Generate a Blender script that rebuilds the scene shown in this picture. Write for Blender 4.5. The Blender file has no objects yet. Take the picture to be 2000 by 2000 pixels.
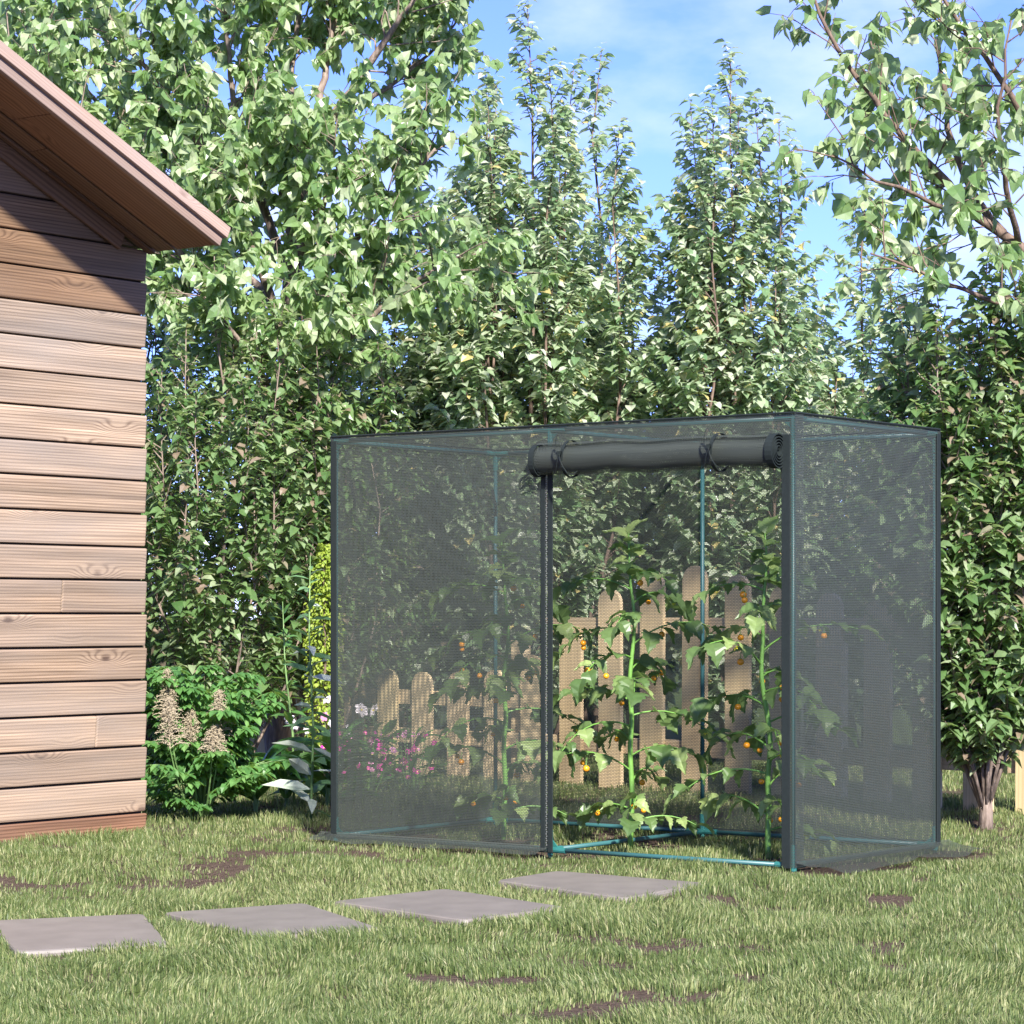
import bpy, bmesh, math, random
import numpy as np
from mathutils import Vector, Matrix

random.seed(7)
rng = np.random.default_rng(7)
scene = bpy.context.scene
COL = scene.collection
R = math.radians

# ------------------------------------------------------------------ camera, sky, sun, exposure
F = 5195.0            # focal length in pixels of the 2000 px photograph
CAMH = 0.9446
HORIZON = 1200.0
cam_d = bpy.data.cameras.new('camera')
cam = bpy.data.objects.new('camera', cam_d)
COL.objects.link(cam)
cam.location = (0, 0, CAMH)
cam.rotation_euler = (R(90), 0, 0)
cam_d.sensor_width = 36.0
cam_d.lens = 36.0 * F / 2000.0
cam_d.shift_y = (HORIZON - 1000.0) / 2000.0
cam_d.clip_start = 0.1
cam_d.clip_end = 2000.0
scene.camera = cam

SUN_AZ = Vector((0.22, -0.975, 0)).normalized()   # towards the sun, seen from above
SUN_EL = R(36)
world = bpy.data.worlds.new('World')
scene.world = world
world.use_nodes = True
wn, wl = world.node_tree.nodes, world.node_tree.links
wn.clear()
w_out = wn.new('ShaderNodeOutputWorld')
w_bg = wn.new('ShaderNodeBackground')
w_sky = wn.new('ShaderNodeTexSky')
w_sky.sky_type = 'NISHITA'
w_sky.sun_disc = False
w_sky.sun_elevation = SUN_EL
w_sky.sun_rotation = math.atan2(SUN_AZ.x, SUN_AZ.y)
w_sky.air_density = 1.0
w_sky.dust_density = 0.0
w_sky.altitude = 2500.0
w_sky.ozone_density = 3.0
w_bg.inputs['Strength'].default_value = 0.145
# soft broken cloud spread over the whole dome
w_tc = wn.new('ShaderNodeTexCoord')
w_map = wn.new('ShaderNodeMapping')
w_map.inputs['Scale'].default_value = (1.0, 1.0, 2.2)
w_map.inputs['Location'].default_value = (0.82, 0.1, 0.40)
w_n1 = wn.new('ShaderNodeTexNoise')
w_n1.inputs['Scale'].default_value = 9.0
w_n1.inputs['Detail'].default_value = 7.0
w_n1.inputs['Roughness'].default_value = 0.52
w_ramp = wn.new('ShaderNodeValToRGB')
w_ramp.color_ramp.elements[0].position = 0.49
w_ramp.color_ramp.elements[0].color = (0, 0, 0, 1)
w_ramp.color_ramp.elements[1].position = 0.80
w_ramp.color_ramp.elements[1].color = (0.85, 0.85, 0.85, 1)
w_mix = wn.new('ShaderNodeMix')
w_mix.data_type = 'RGBA'
w_mix.inputs['B'].default_value = (2.7, 3.0, 4.5, 1)
w_gain = wn.new('ShaderNodeMix')
w_gain.data_type = 'RGBA'
w_gain.blend_type = 'MULTIPLY'
w_gain.inputs['Factor'].default_value = 1.0
w_gain.inputs['B'].default_value = (0.41, 0.43, 0.78, 1)
wl.new(w_tc.outputs['Generated'], w_map.inputs['Vector'])
wl.new(w_map.outputs['Vector'], w_n1.inputs['Vector'])
wl.new(w_n1.outputs['Fac'], w_ramp.inputs['Fac'])
wl.new(w_ramp.outputs['Color'], w_mix.inputs['Factor'])
wl.new(w_sky.outputs['Color'], w_gain.inputs['A'])
wl.new(w_gain.outputs['Result'], w_mix.inputs['A'])
wl.new(w_mix.outputs['Result'], w_bg.inputs['Color'])
wl.new(w_bg.outputs['Background'], w_out.inputs['Surface'])

sun_d = bpy.data.lights.new('sun', 'SUN')
sun_d.energy = 5.0
sun_d.angle = R(2.5)
sun_d.color = (1.0, 0.95, 0.87)
sun = bpy.data.objects.new('sun', sun_d)
COL.objects.link(sun)
to_sun = Vector((SUN_AZ.x * math.cos(SUN_EL), SUN_AZ.y * math.cos(SUN_EL), math.sin(SUN_EL)))
sun.rotation_euler = (-to_sun).to_track_quat('-Z', 'Y').to_euler()
sun.location = to_sun * 30

vs = scene.view_settings
vs.view_transform = 'Standard'
vs.look = 'None'
vs.exposure = 1.5
vs.gamma = 1.0
vs.use_curve_mapping = False
scene.render.engine = 'CYCLES'
cy = scene.cycles
cy.max_bounces = 8
cy.diffuse_bounces = 4
cy.glossy_bounces = 2
cy.transmission_bounces = 4
cy.transparent_max_bounces = 24
cy.sample_clamp_indirect = 4.0
cy.use_denoising = True
cy.denoiser = 'OPENIMAGEDENOISE'
scene.render.film_transparent = False


def at(px, py, Y):
    """the point that lies Y metres ahead on the sight line of a pixel of the photograph"""
    return Vector(((px - 1000.0) / F * Y, Y, CAMH - (py - HORIZON) / F * Y))


def on_ground(px, py, z=0.0):
    Y = (CAMH - z) * F / (py - HORIZON)
    return Vector(((px - 1000.0) / F * Y, Y, z))


def project(P):
    P = np.asarray(P)
    return 1000 + P[:, 0] / P[:, 1] * F, HORIZON - (P[:, 2] - CAMH) / P[:, 1] * F


# ------------------------------------------------------------------ helpers: meshes, things
def tag(o, label=None, cat=None, group=None, kind=None):
    if label: o['label'] = label
    if cat: o['category'] = cat
    if group: o['group'] = group
    if kind: o['kind'] = kind
    return o


def link(o, parent=None):
    COL.objects.link(o)
    if parent is not None:
        o.parent = parent
    return o


def thing(name, label, cat, loc=(0, 0, 0), rz=0.0, group=None):
    o = bpy.data.objects.new(name, None)
    o.empty_display_size = 0.2
    link(o)
    o.location = loc
    o.rotation_euler = (0, 0, rz)
    return tag(o, label, cat, group)


def fast_mesh(name, V, faces, mats, rnd=None, smooth=False, uv=None):
    """faces: list of (n,k) index arrays; rnd: per-face values in the order of the faces"""
    me = bpy.data.meshes.new(name)
    V = np.asarray(V, dtype=np.float32)
    faces = [np.asarray(f, dtype=np.int32) for f in faces if len(f)]
    loops = np.concatenate([f.ravel() for f in faces])
    totals = np.concatenate([np.full(len(f), f.shape[1], dtype=np.int32) for f in faces])
    starts = np.concatenate([[0], np.cumsum(totals)[:-1]]).astype(np.int32)
    me.vertices.add(len(V))
    me.vertices.foreach_set('co', V.ravel())
    me.loops.add(len(loops))
    me.loops.foreach_set('vertex_index', loops)
    me.polygons.add(len(totals))
    me.polygons.foreach_set('loop_start', starts)
    me.polygons.foreach_set('loop_total', totals)
    me.polygons.foreach_set('use_smooth', np.full(len(totals), bool(smooth)))
    if rnd is not None:
        a = me.attributes.new('rnd', 'FLOAT', 'FACE')
        a.data.foreach_set('value', np.asarray(rnd, dtype=np.float32))
    if uv is not None:
        l = me.uv_layers.new(name='UVMap')
        l.data.foreach_set('uv', np.asarray(uv, dtype=np.float32)[loops].ravel())
    me.update(calc_edges=True)
    me.validate()
    for m in (mats if isinstance(mats, (list, tuple)) else [mats]):
        me.materials.append(m)
    return me


class MB:
    """collects tubes, sheets and boxes and turns them into one mesh"""
    def __init__(s):
        s.v, s.q, s.t, s.uv, s.n = [], [], [], [], 0

    def add(s, V, Q=(), T=(), uv=None):
        V = np.asarray(V, dtype=float)
        b = s.n
        s.v.append(V)
        if len(Q): s.q.append(np.asarray(Q, dtype=int) + b)
        if len(T): s.t.append(np.asarray(T, dtype=int) + b)
        s.uv.append(np.zeros((len(V), 2)) if uv is None else np.asarray(uv, dtype=float))
        s.n += len(V)

    def tube(s, pts, rad, k=6, cap=True):
        P = np.asarray([tuple(p) for p in pts], dtype=float)
        n = len(P)
        rad = np.broadcast_to(np.asarray(rad, dtype=float), (n,))
        T = np.gradient(P, axis=0)
        T /= np.linalg.norm(T, axis=1)[:, None] + 1e-9
        ref = np.array([0, 0, 1.0]) if abs(T[0, 2]) < 0.85 else np.array([1.0, 0, 0])
        A = np.cross(T, ref); A /= np.linalg.norm(A, axis=1)[:, None] + 1e-9
        B = np.cross(T, A)
        ang = np.arange(k) * 2 * math.pi / k
        V = P[:, None, :] + rad[:, None, None] * (np.cos(ang)[None, :, None] * A[:, None, :] + np.sin(ang)[None, :, None] * B[:, None, :])
        idx = np.arange(n * k).reshape(n, k)
        nx = np.roll(idx, -1, axis=1)
        Q = np.stack([idx[:-1], nx[:-1], nx[1:], idx[1:]], -1).reshape(-1, 4)
        V = V.reshape(-1, 3)
        Tt = []
        if cap:
            V = np.vstack([V, P[:1], P[-1:]])
            c0, c1 = n * k, n * k + 1
            for j in range(k):
                Tt.append((c0, nx[0, j], idx[0, j]))
                Tt.append((c1, idx[-1, j], nx[-1, j]))
        s.add(V, Q, Tt)

    def box(s, c, size, M=None):
        c, h = np.asarray(c, float), np.asarray(size, float) / 2
        V = np.array([[x, y, z] for x in (-1, 1) for y in (-1, 1) for z in (-1, 1)], float) * h
        if M is not None:
            V = V @ np.asarray(M, float).T
        Q = [(0, 1, 3, 2), (4, 6, 7, 5), (0, 4, 5, 1), (2, 3, 7, 6), (0, 2, 6, 4), (1, 5, 7, 3)]
        s.add(V + c, Q)

    def ball(s, c, r, k=8, m=6, sq=1.0):
        V, Q, T = [], [], []
        for i in range(1, m):
            th = math.pi * i / m
            for j in range(k):
                ph = 2 * math.pi * j / k
                V.append((c[0] + r * math.sin(th) * math.cos(ph), c[1] + r * math.sin(th) * math.sin(ph), c[2] + r * sq * math.cos(th)))
        V.append((c[0], c[1], c[2] + r * sq)); V.append((c[0], c[1], c[2] - r * sq))
        a, b = len(V) - 2, len(V) - 1
        for i in range(m - 2):
            for j in range(k):
                Q.append((i * k + j, (i + 1) * k + j, (i + 1) * k + (j + 1) % k, i * k + (j + 1) % k))
        for j in range(k):
            T.append((a, j, (j + 1) % k))
            T.append((b, (m - 2) * k + (j + 1) % k, (m - 2) * k + j))
        s.add(V, Q, T)

    def ribbon(s, pts, wdir, width, thick=0.0012):
        P = np.asarray([tuple(p) for p in pts], float)
        w = np.asarray(wdir, float) * width / 2
        T = np.gradient(P, axis=0); T /= np.linalg.norm(T, axis=1)[:, None] + 1e-9
        N = np.cross(T, np.asarray(wdir, float)); N /= np.linalg.norm(N, axis=1)[:, None] + 1e-9
        h = N * thick / 2
        n = len(P)
        V = np.stack([P - w - h, P + w - h, P + w + h, P - w + h], 1).reshape(-1, 3)
        idx = np.arange(n * 4).reshape(n, 4); nx = np.roll(idx, -1, 1)
        Q = np.stack([idx[:-1], nx[:-1], nx[1:], idx[1:]], -1).reshape(-1, 4).tolist()
        Q += [tuple(idx[0][::-1]), tuple(idx[-1])]
        s.add(V, Q)

    def grid(s, G, uv=None, wrap=False):
        """G: (a,b,3) array of points"""
        a, b = G.shape[:2]
        idx = np.arange(a * b).reshape(a, b)
        Q = np.stack([idx[:-1, :-1], idx[1:, :-1], idx[1:, 1:], idx[:-1, 1:]], -1).reshape(-1, 4)
        s.add(G.reshape(-1, 3), Q, uv=None if uv is None else uv.reshape(-1, 2))

    def mesh(s, name, mat, smooth=False, uv=False, rnd=None):
        V = np.vstack(s.v)
        fs = []
        if s.q: fs.append(np.vstack(s.q))
        if s.t: fs.append(np.vstack(s.t))
        return fast_mesh(name, V, fs, mat, smooth=smooth, uv=np.vstack(s.uv) if uv else None, rnd=rnd)

    def build(s, name, mat, parent=None, smooth=False, uv=False):
        o = bpy.data.objects.new(name, s.mesh(name, mat, smooth, uv))
        return link(o, parent)


def bevel_box_mesh(name, sx, sy, sz, mat, bev=0.004, segs=2, shear=0.0, cut_r=0.0, cut_l=0.0):
    bm = bmesh.new()
    bmesh.ops.create_cube(bm, size=1.0)
    for v in bm.verts:
        v.co = Vector((v.co.x * sx, v.co.y * sy, v.co.z * sz))
        if shear:
            v.co.y += shear * (v.co.z / sz)     # the lower edge of the board stands proud
        if v.co.z > 0:
            v.co.x += -cut_r if v.co.x > 0 else cut_l
    bmesh.ops.bevel(bm, geom=list(bm.edges), offset=bev, segments=segs, affect='EDGES', profile=0.6)
    me = bpy.data.meshes.new(name)
    bm.to_mesh(me); bm.free()
    me.materials.append(mat)
    return me


def vnoise(x, y, scale, seed):
    """smooth value noise on numpy arrays, 0..1"""
    g = np.random.default_rng(seed).random((256, 256))
    u, v = x / scale + 1000.0, y / scale + 1000.0
    iu, iv = np.floor(u).astype(int), np.floor(v).astype(int)
    fu, fv = u - iu, v - iv
    fu, fv = fu * fu * (3 - 2 * fu), fv * fv * (3 - 2 * fv)
    iu0, iv0, iu1, iv1 = iu % 256, iv % 256, (iu + 1) % 256, (iv + 1) % 256
    return (g[iu0, iv0] * (1 - fu) + g[iu1, iv0] * fu) * (1 - fv) + (g[iu0, iv1] * (1 - fu) + g[iu1, iv1] * fu) * fv


# ------------------------------------------------------------------ materials
def new_mat(name):
    m = bpy.data.materials.new(name)
    m.use_nodes = True
    nt = m.node_tree
    for n in list(nt.nodes):
        if n.type != 'OUTPUT_MATERIAL':
            nt.nodes.remove(n)
    return m, nt.nodes, nt.links, nt.nodes['Material Output']


def nd(nodes, typ, **kw):
    n = nodes.new(typ)
    for k, v in kw.items():
        setattr(n, k, v)
    return n


def ramp(nodes, stops):
    r = nodes.new('ShaderNodeValToRGB')
    e = r.color_ramp.elements
    e[0].position, e[0].color = stops[0][0], (*stops[0][1], 1)
    e[1].position, e[1].color = stops[-1][0], (*stops[-1][1], 1)
    for p, c in stops[1:-1]:
        x = e.new(p); x.color = (*c, 1)
    return r


def mth(nodes, links, op, a, b=None, c=None):
    n = nodes.new('ShaderNodeMath')
    n.operation = op
    for i, v in enumerate((a, b, c)):
        if v is None: continue
        if isinstance(v, (int, float)): n.inputs[i].default_value = v
        else: links.new(v, n.inputs[i])
    return n.outputs[0]


def leaf_material(name, stops, transl=0.35, rough=0.42, spec=0.5, tr_tint=(0.55, 0.85, 0.12), vein=True):
    m, N, L, out = new_mat(name)
    at_ = nd(N, 'ShaderNodeAttribute', attribute_name='rnd')
    oi = nd(N, 'ShaderNodeObjectInfo')
    s = mth(N, L, 'FRACT', mth(N, L, 'ADD', at_.outputs['Fac'], oi.outputs['Random']))
    rp = ramp(N, stops)
    L.new(s, rp.inputs['Fac'])
    # a little blotchiness inside each leaf
    geo = nd(N, 'ShaderNodeNewGeometry')
    nz = nd(N, 'ShaderNodeTexNoise'); nz.inputs['Scale'].default_value = 60.0
    L.new(geo.outputs['Position'], nz.inputs['Vector'])
    mr = nd(N, 'ShaderNodeMapRange'); mr.inputs['To Min'].default_value = 0.75; mr.inputs['To Max'].default_value = 1.25
    L.new(nz.outputs['Fac'], mr.inputs['Value'])
    mx = nd(N, 'ShaderNodeMix', data_type='RGBA', blend_type='MULTIPLY'); mx.inputs['Factor'].default_value = 1.0
    L.new(rp.outputs['Color'], mx.inputs['A']); L.new(mr.outputs['Result'], mx.inputs['B'])
    p = nd(N, 'ShaderNodeBsdfPrincipled')
    p.inputs['Roughness'].default_value = rough
    p.inputs['Specular IOR Level'].default_value = spec
    L.new(mx.outputs['Result'], p.inputs['Base Color'])
    tr = nd(N, 'ShaderNodeBsdfTranslucent')
    tm = nd(N, 'ShaderNodeMix', data_type='RGBA', blend_type='MIX'); tm.inputs['Factor'].default_value = 0.55
    tm.inputs['B'].default_value = (*tr_tint, 1)
    L.new(mx.outputs['Result'], tm.inputs['A']); L.new(tm.outputs['Result'], tr.inputs['Color'])
    ms = nd(N, 'ShaderNodeMixShader'); ms.inputs['Fac'].default_value = transl
    L.new(p.outputs[0], ms.inputs[1]); L.new(tr.outputs[0], ms.inputs[2])
    L.new(ms.outputs[0], out.inputs['Surface'])
    return m


def plain_material(name, col, rough=0.5, metal=0.0, var=0.12, scale=30.0, bump=0.0, spec=0.5, transl=0.0):
    m, N, L, out = new_mat(name)
    tc = nd(N, 'ShaderNodeTexCoord')
    nz = nd(N, 'ShaderNodeTexNoise'); nz.inputs['Scale'].default_value = scale; nz.inputs['Detail'].default_value = 6
    L.new(tc.outputs['Object'], nz.inputs['Vector'])
    lo = tuple(c * (1 - var) for c in col); hi = tuple(min(1, c * (1 + var)) for c in col)
    rp = ramp(N, [(0.3, lo), (0.7, hi)])
    L.new(nz.outputs['Fac'], rp.inputs['Fac'])
    p = nd(N, 'ShaderNodeBsdfPrincipled')
    p.inputs['Roughness'].default_value = rough; p.inputs['Metallic'].default_value = metal
    p.inputs['Specular IOR Level'].default_value = spec
    L.new(rp.outputs['Color'], p.inputs['Base Color'])
    if bump:
        b = nd(N, 'ShaderNodeBump'); b.inputs['Strength'].default_value = bump; b.inputs['Distance'].default_value = 0.004
        L.new(nz.outputs['Fac'], b.inputs['Height']); L.new(b.outputs['Normal'], p.inputs['Normal'])
    sh = p.outputs[0]
    if transl:
        tr = nd(N, 'ShaderNodeBsdfTranslucent'); L.new(rp.outputs['Color'], tr.inputs['Color'])
        ms = nd(N, 'ShaderNodeMixShader'); ms.inputs['Fac'].default_value = transl
        L.new(sh, ms.inputs[1]); L.new(tr.outputs[0], ms.inputs[2]); sh = ms.outputs[0]
    L.new(sh, out.inputs['Surface'])
    return m


def wood_material(name, light, dark, ring_freq=330.0, ring_amt=0.45, streak_amt=0.5, knots=True, rough=0.62, horizontal=True, grey=(0.30, 0.27, 0.25), grey_amt=0.35, warp=14.0, bands=0.12):
    """boards modelled with local x along the grain and z across the face"""
    m, N, L, out = new_mat(name)
    tc = nd(N, 'ShaderNodeTexCoord'); oi = nd(N, 'ShaderNodeObjectInfo')
    sp = nd(N, 'ShaderNodeSeparateXYZ'); L.new(tc.outputs['Object'], sp.inputs[0])
    gx, gz = (sp.outputs['X'], sp.outputs['Z']) if horizontal else (sp.outputs['Z'], sp.outputs['X'])
    gz = mth(N, L, 'ADD', gz, sp.outputs['Y'])
    r = oi.outputs['Random']
    x = mth(N, L, 'ADD', gx, mth(N, L, 'MULTIPLY', r, 37.0))
    z = mth(N, L, 'ADD', gz, mth(N, L, 'MULTIPLY', r, 5.3))
    y = mth(N, L, 'ADD', sp.outputs['Y'], mth(N, L, 'MULTIPLY', r, 91.0))
    def vec(sx, sz, sy=1.0):
        c = nd(N, 'ShaderNodeCombineXYZ')
        L.new(mth(N, L, 'MULTIPLY', x, sx), c.inputs[0]); L.new(mth(N, L, 'MULTIPLY', y, sy), c.inputs[1]); L.new(mth(N, L, 'MULTIPLY', z, sz), c.inputs[2])
        return c.outputs[0]
    n1 = nd(N, 'ShaderNodeTexNoise'); n1.inputs['Scale'].default_value = 1.0; n1.inputs['Detail'].default_value = 2
    L.new(vec(0.9, 9.0), n1.inputs['Vector'])
    n2 = nd(N, 'ShaderNodeTexNoise'); n2.inputs['Scale'].default_value = 1.0; n2.inputs['Detail'].default_value = 4
    L.new(vec(2.2, 190.0), n2.inputs['Vector'])
    n3 = nd(N, 'ShaderNodeTexNoise'); n3.inputs['Scale'].default_value = 1.0; n3.inputs['Detail'].default_value = 3
    L.new(vec(1.1, 5.0), n3.inputs['Vector'])
    vo = nd(N, 'ShaderNodeTexVoronoi'); vo.inputs['Scale'].default_value = 1.0; vo.inputs['Randomness'].default_value = 1.0
    L.new(vec(2.3, 8.0, 0.2), vo.inputs['Vector'])
    kb = nd(N, 'ShaderNodeMapRange', interpolation_type='SMOOTHSTEP')
    kb.inputs['From Min'].default_value = 0.0; kb.inputs['From Max'].default_value = 0.40
    kb.inputs['To Min'].default_value = 1.0; kb.inputs['To Max'].default_value = 0.0
    L.new(vo.outputs['Distance'], kb.inputs['Value'])
    sc_ = nd(N, 'ShaderNodeSeparateColor'); L.new(vo.outputs['Color'], sc_.inputs[0])
    on = mth(N, L, 'GREATER_THAN', sc_.outputs[0], 0.48)          # only some of the cells carry a knot
    ph = mth(N, L, 'ADD', mth(N, L, 'MULTIPLY', z, ring_freq), mth(N, L, 'MULTIPLY', n1.outputs['Fac'], warp))
    if knots: ph = mth(N, L, 'ADD', ph, mth(N, L, 'MULTIPLY', mth(N, L, 'MULTIPLY', kb.outputs[0], on), 26.0))
    ring = mth(N, L, 'MULTIPLY_ADD', mth(N, L, 'SINE', ph), 0.5, 0.5)
    ring = mth(N, L, 'POWER', ring, 2.2)
    f = mth(N, L, 'ADD', mth(N, L, 'MULTIPLY', ring, ring_amt), mth(N, L, 'MULTIPLY', mth(N, L, 'SUBTRACT', n2.outputs['Fac'], 0.3), streak_amt))
    if knots:
        kd = nd(N, 'ShaderNodeMapRange', interpolation_type='SMOOTHSTEP')
        kd.inputs['From Min'].default_value = 0.03; kd.inputs['From Max'].default_value = 0.10
        kd.inputs['To Min'].default_value = 0.75; kd.inputs['To Max'].default_value = 0.0
        L.new(vo.outputs['Distance'], kd.inputs['Value'])
        f = mth(N, L, 'ADD', f, mth(N, L, 'MULTIPLY', kd.outputs[0], on))
    rp = ramp(N, [(0.0, light), (0.45, tuple((a + b) / 2 for a, b in zip(light, dark))), (1.0, dark)])
    L.new(f, rp.inputs['Fac'])
    n4 = nd(N, 'ShaderNodeTexNoise'); n4.inputs['Scale'].default_value = 1.0; n4.inputs['Detail'].default_value = 5; n4.inputs['Roughness'].default_value = 0.6
    L.new(vec(0.8, 26.0), n4.inputs['Vector'])
    br = nd(N, 'ShaderNodeMapRange'); br.inputs['From Min'].default_value = 0.3; br.inputs['From Max'].default_value = 0.7
    br.inputs['To Min'].default_value = 1.0 - bands; br.inputs['To Max'].default_value = 1.0 + bands
    L.new(n4.outputs['Fac'], br.inputs['Value'])
    bm_ = nd(N, 'ShaderNodeMix', data_type='RGBA', blend_type='MULTIPLY'); bm_.inputs['Factor'].default_value = 1.0
    L.new(rp.outputs['Color'], bm_.inputs['A']); L.new(br.outputs[0], bm_.inputs['B'])
    gm = nd(N, 'ShaderNodeMix', data_type='RGBA', blend_type='MIX')
    mr = nd(N, 'ShaderNodeMapRange'); mr.inputs['From Min'].default_value = 0.35; mr.inputs['From Max'].default_value = 0.7; mr.inputs['To Max'].default_value = grey_amt
    L.new(n3.outputs['Fac'], mr.inputs['Value']); L.new(mr.outputs[0], gm.inputs['Factor'])
    L.new(bm_.outputs['Result'], gm.inputs['A']); gm.inputs['B'].default_value = (*grey, 1)
    oc = nd(N, 'ShaderNodeMix', data_type='RGBA', blend_type='MULTIPLY'); oc.inputs['Factor'].default_value = 1.0
    L.new(gm.outputs['Result'], oc.inputs['A']); L.new(oi.outputs['Color'], oc.inputs['B'])
    p = nd(N, 'ShaderNodeBsdfPrincipled'); p.inputs['Roughness'].default_value = rough; p.inputs['Specular IOR Level'].default_value = 0.3
    L.new(oc.outputs['Result'], p.inputs['Base Color'])
    b = nd(N, 'ShaderNodeBump'); b.inputs['Strength'].default_value = 0.35; b.inputs['Distance'].default_value = 0.002; b.invert = True
    L.new(f, b.inputs['Height']); L.new(b.outputs['Normal'], p.inputs['Normal'])
    L.new(p.outputs[0], out.inputs['Surface'])
    return m


def net_material(name, col, pitch=0.0072, hole=0.352, transl=0.3):
    """knitted shade net: a hexagonal lattice of open holes in green-grey thread (UV in metres)"""
    m, N, L, out = new_mat(name)
    uv = nd(N, 'ShaderNodeUVMap'); sp = nd(N, 'ShaderNodeSeparateXYZ'); L.new(uv.outputs[0], sp.inputs[0])
    u, v = sp.outputs['X'], sp.outputs['Y']
    h = pitch * math.sqrt(3)
    def d(off):
        a = mth(N, L, 'MULTIPLY', mth(N, L, 'SUBTRACT', mth(N, L, 'FRACT', mth(N, L, 'ADD', mth(N, L, 'DIVIDE', u, pitch), 50.0 + off)), 0.5), pitch)
        b = mth(N, L, 'MULTIPLY', mth(N, L, 'SUBTRACT', mth(N, L, 'FRACT', mth(N, L, 'ADD', mth(N, L, 'DIVIDE', v, h), 50.0 + off)), 0.5), h)
        return mth(N, L, 'SQRT', mth(N, L, 'ADD', mth(N, L, 'MULTIPLY', a, a), mth(N, L, 'MULTIPLY', b, b)))
    dist = mth(N, L, 'MINIMUM', d(0.0), d(0.5))
    fac = mth(N, L, 'LESS_THAN', dist, hole * pitch)
    p = nd(N, 'ShaderNodeBsdfPrincipled'); p.inputs['Base Color'].default_value = (*col, 1)
    p.inputs['Roughness'].default_value = 0.5; p.inputs['Specular IOR Level'].default_value = 0.4
    tl = nd(N, 'ShaderNodeBsdfTranslucent'); tl.inputs['Color'].default_value = (*col, 1)
    mt = nd(N, 'ShaderNodeMixShader'); mt.inputs['Fac'].default_value = transl
    L.new(p.outputs[0], mt.inputs[1]); L.new(tl.outputs[0], mt.inputs[2])
    tr = nd(N, 'ShaderNodeBsdfTransparent')
    ms = nd(N, 'ShaderNodeMixShader'); L.new(fac, ms.inputs['Fac'])
    L.new(mt.outputs[0], ms.inputs[1]); L.new(tr.outputs[0], ms.inputs[2])
    L.new(ms.outputs[0], out.inputs['Surface'])
    return m


def ground_material():
    m, N, L, out = new_mat('soil_and_turf')
    geo = nd(N, 'ShaderNodeNewGeometry')
    n1 = nd(N, 'ShaderNodeTexNoise'); n1.inputs['Scale'].default_value = 3.0; n1.inputs['Detail'].default_value = 8
    n2 = nd(N, 'ShaderNodeTexNoise'); n2.inputs['Scale'].default_value = 45.0; n2.inputs['Detail'].default_value = 9; n2.inputs['Roughness'].default_value = 0.62
    L.new(geo.outputs['Position'], n1.inputs['Vector']); L.new(geo.outputs['Position'], n2.inputs['Vector'])
    soil = ramp(N, [(0.3, (0.065, 0.045, 0.034)), (0.55, (0.125, 0.09, 0.07)), (0.75, (0.19, 0.14, 0.11))])
    L.new(n2.outputs['Fac'], soil.inputs['Fac'])
    turf = ramp(N, [(0.3, (0.05, 0.075, 0.02)), (0.7, (0.11, 0.15, 0.045))])
    L.new(n2.outputs['Fac'], turf.inputs['Fac'])
    # turf takes over where single blades are no longer built
    sp = nd(N, 'ShaderNodeSeparateXYZ'); L.new(geo.outputs['Position'], sp.inputs[0])
    mr = nd(N, 'ShaderNodeMapRange'); mr.inputs['From Min'].default_value = 13.5; mr.inputs['From Max'].default_value = 18.0
    L.new(sp.outputs['Y'], mr.inputs['Value'])
    mx = nd(N, 'ShaderNodeMix', data_type='RGBA'); L.new(mr.outputs[0], mx.inputs['Factor'])
    L.new(soil.outputs['Color'], mx.inputs['A']); L.new(turf.outputs['Color'], mx.inputs['B'])
    p = nd(N, 'ShaderNodeBsdfPrincipled'); p.inputs['Roughness'].default_value = 0.95; p.inputs['Specular IOR Level'].default_value = 0.1
    L.new(mx.outputs['Result'], p.inputs['Base Color'])
    b = nd(N, 'ShaderNodeBump'); b.inputs['Strength'].default_value = 1.0; b.inputs['Distance'].default_value = 0.05
    L.new(n2.outputs['Fac'], b.inputs['Height']); L.new(b.outputs['Normal'], p.inputs['Normal'])
    L.new(p.outputs[0], out.inputs['Surface'])
    return m


def bark_material(name, a, b):
    m, N, L, out = new_mat(name)
    tc = nd(N, 'ShaderNodeTexCoord'); mp = nd(N, 'ShaderNodeMapping'); mp.inputs['Scale'].default_value = (60, 60, 14)
    L.new(tc.outputs['Object'], mp.inputs[0])
    nz = nd(N, 'ShaderNodeTexNoise'); nz.inputs['Scale'].default_value = 1.0; nz.inputs['Detail'].default_value = 6
    L.new(mp.outputs[0], nz.inputs['Vector'])
    rp = ramp(N, [(0.3, a), (0.7, b)]); L.new(nz.outputs['Fac'], rp.inputs['Fac'])
    p = nd(N, 'ShaderNodeBsdfPrincipled'); p.inputs['Roughness'].default_value = 0.85
    L.new(rp.outputs['Color'], p.inputs['Base Color'])
    bu = nd(N, 'ShaderNodeBump'); bu.inputs['Strength'].default_value = 0.7; bu.inputs['Distance'].default_value = 0.01
    L.new(nz.outputs['Fac'], bu.inputs['Height']); L.new(bu.outputs['Normal'], p.inputs['Normal'])
    L.new(p.outputs[0], out.inputs['Surface'])
    return m


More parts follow.
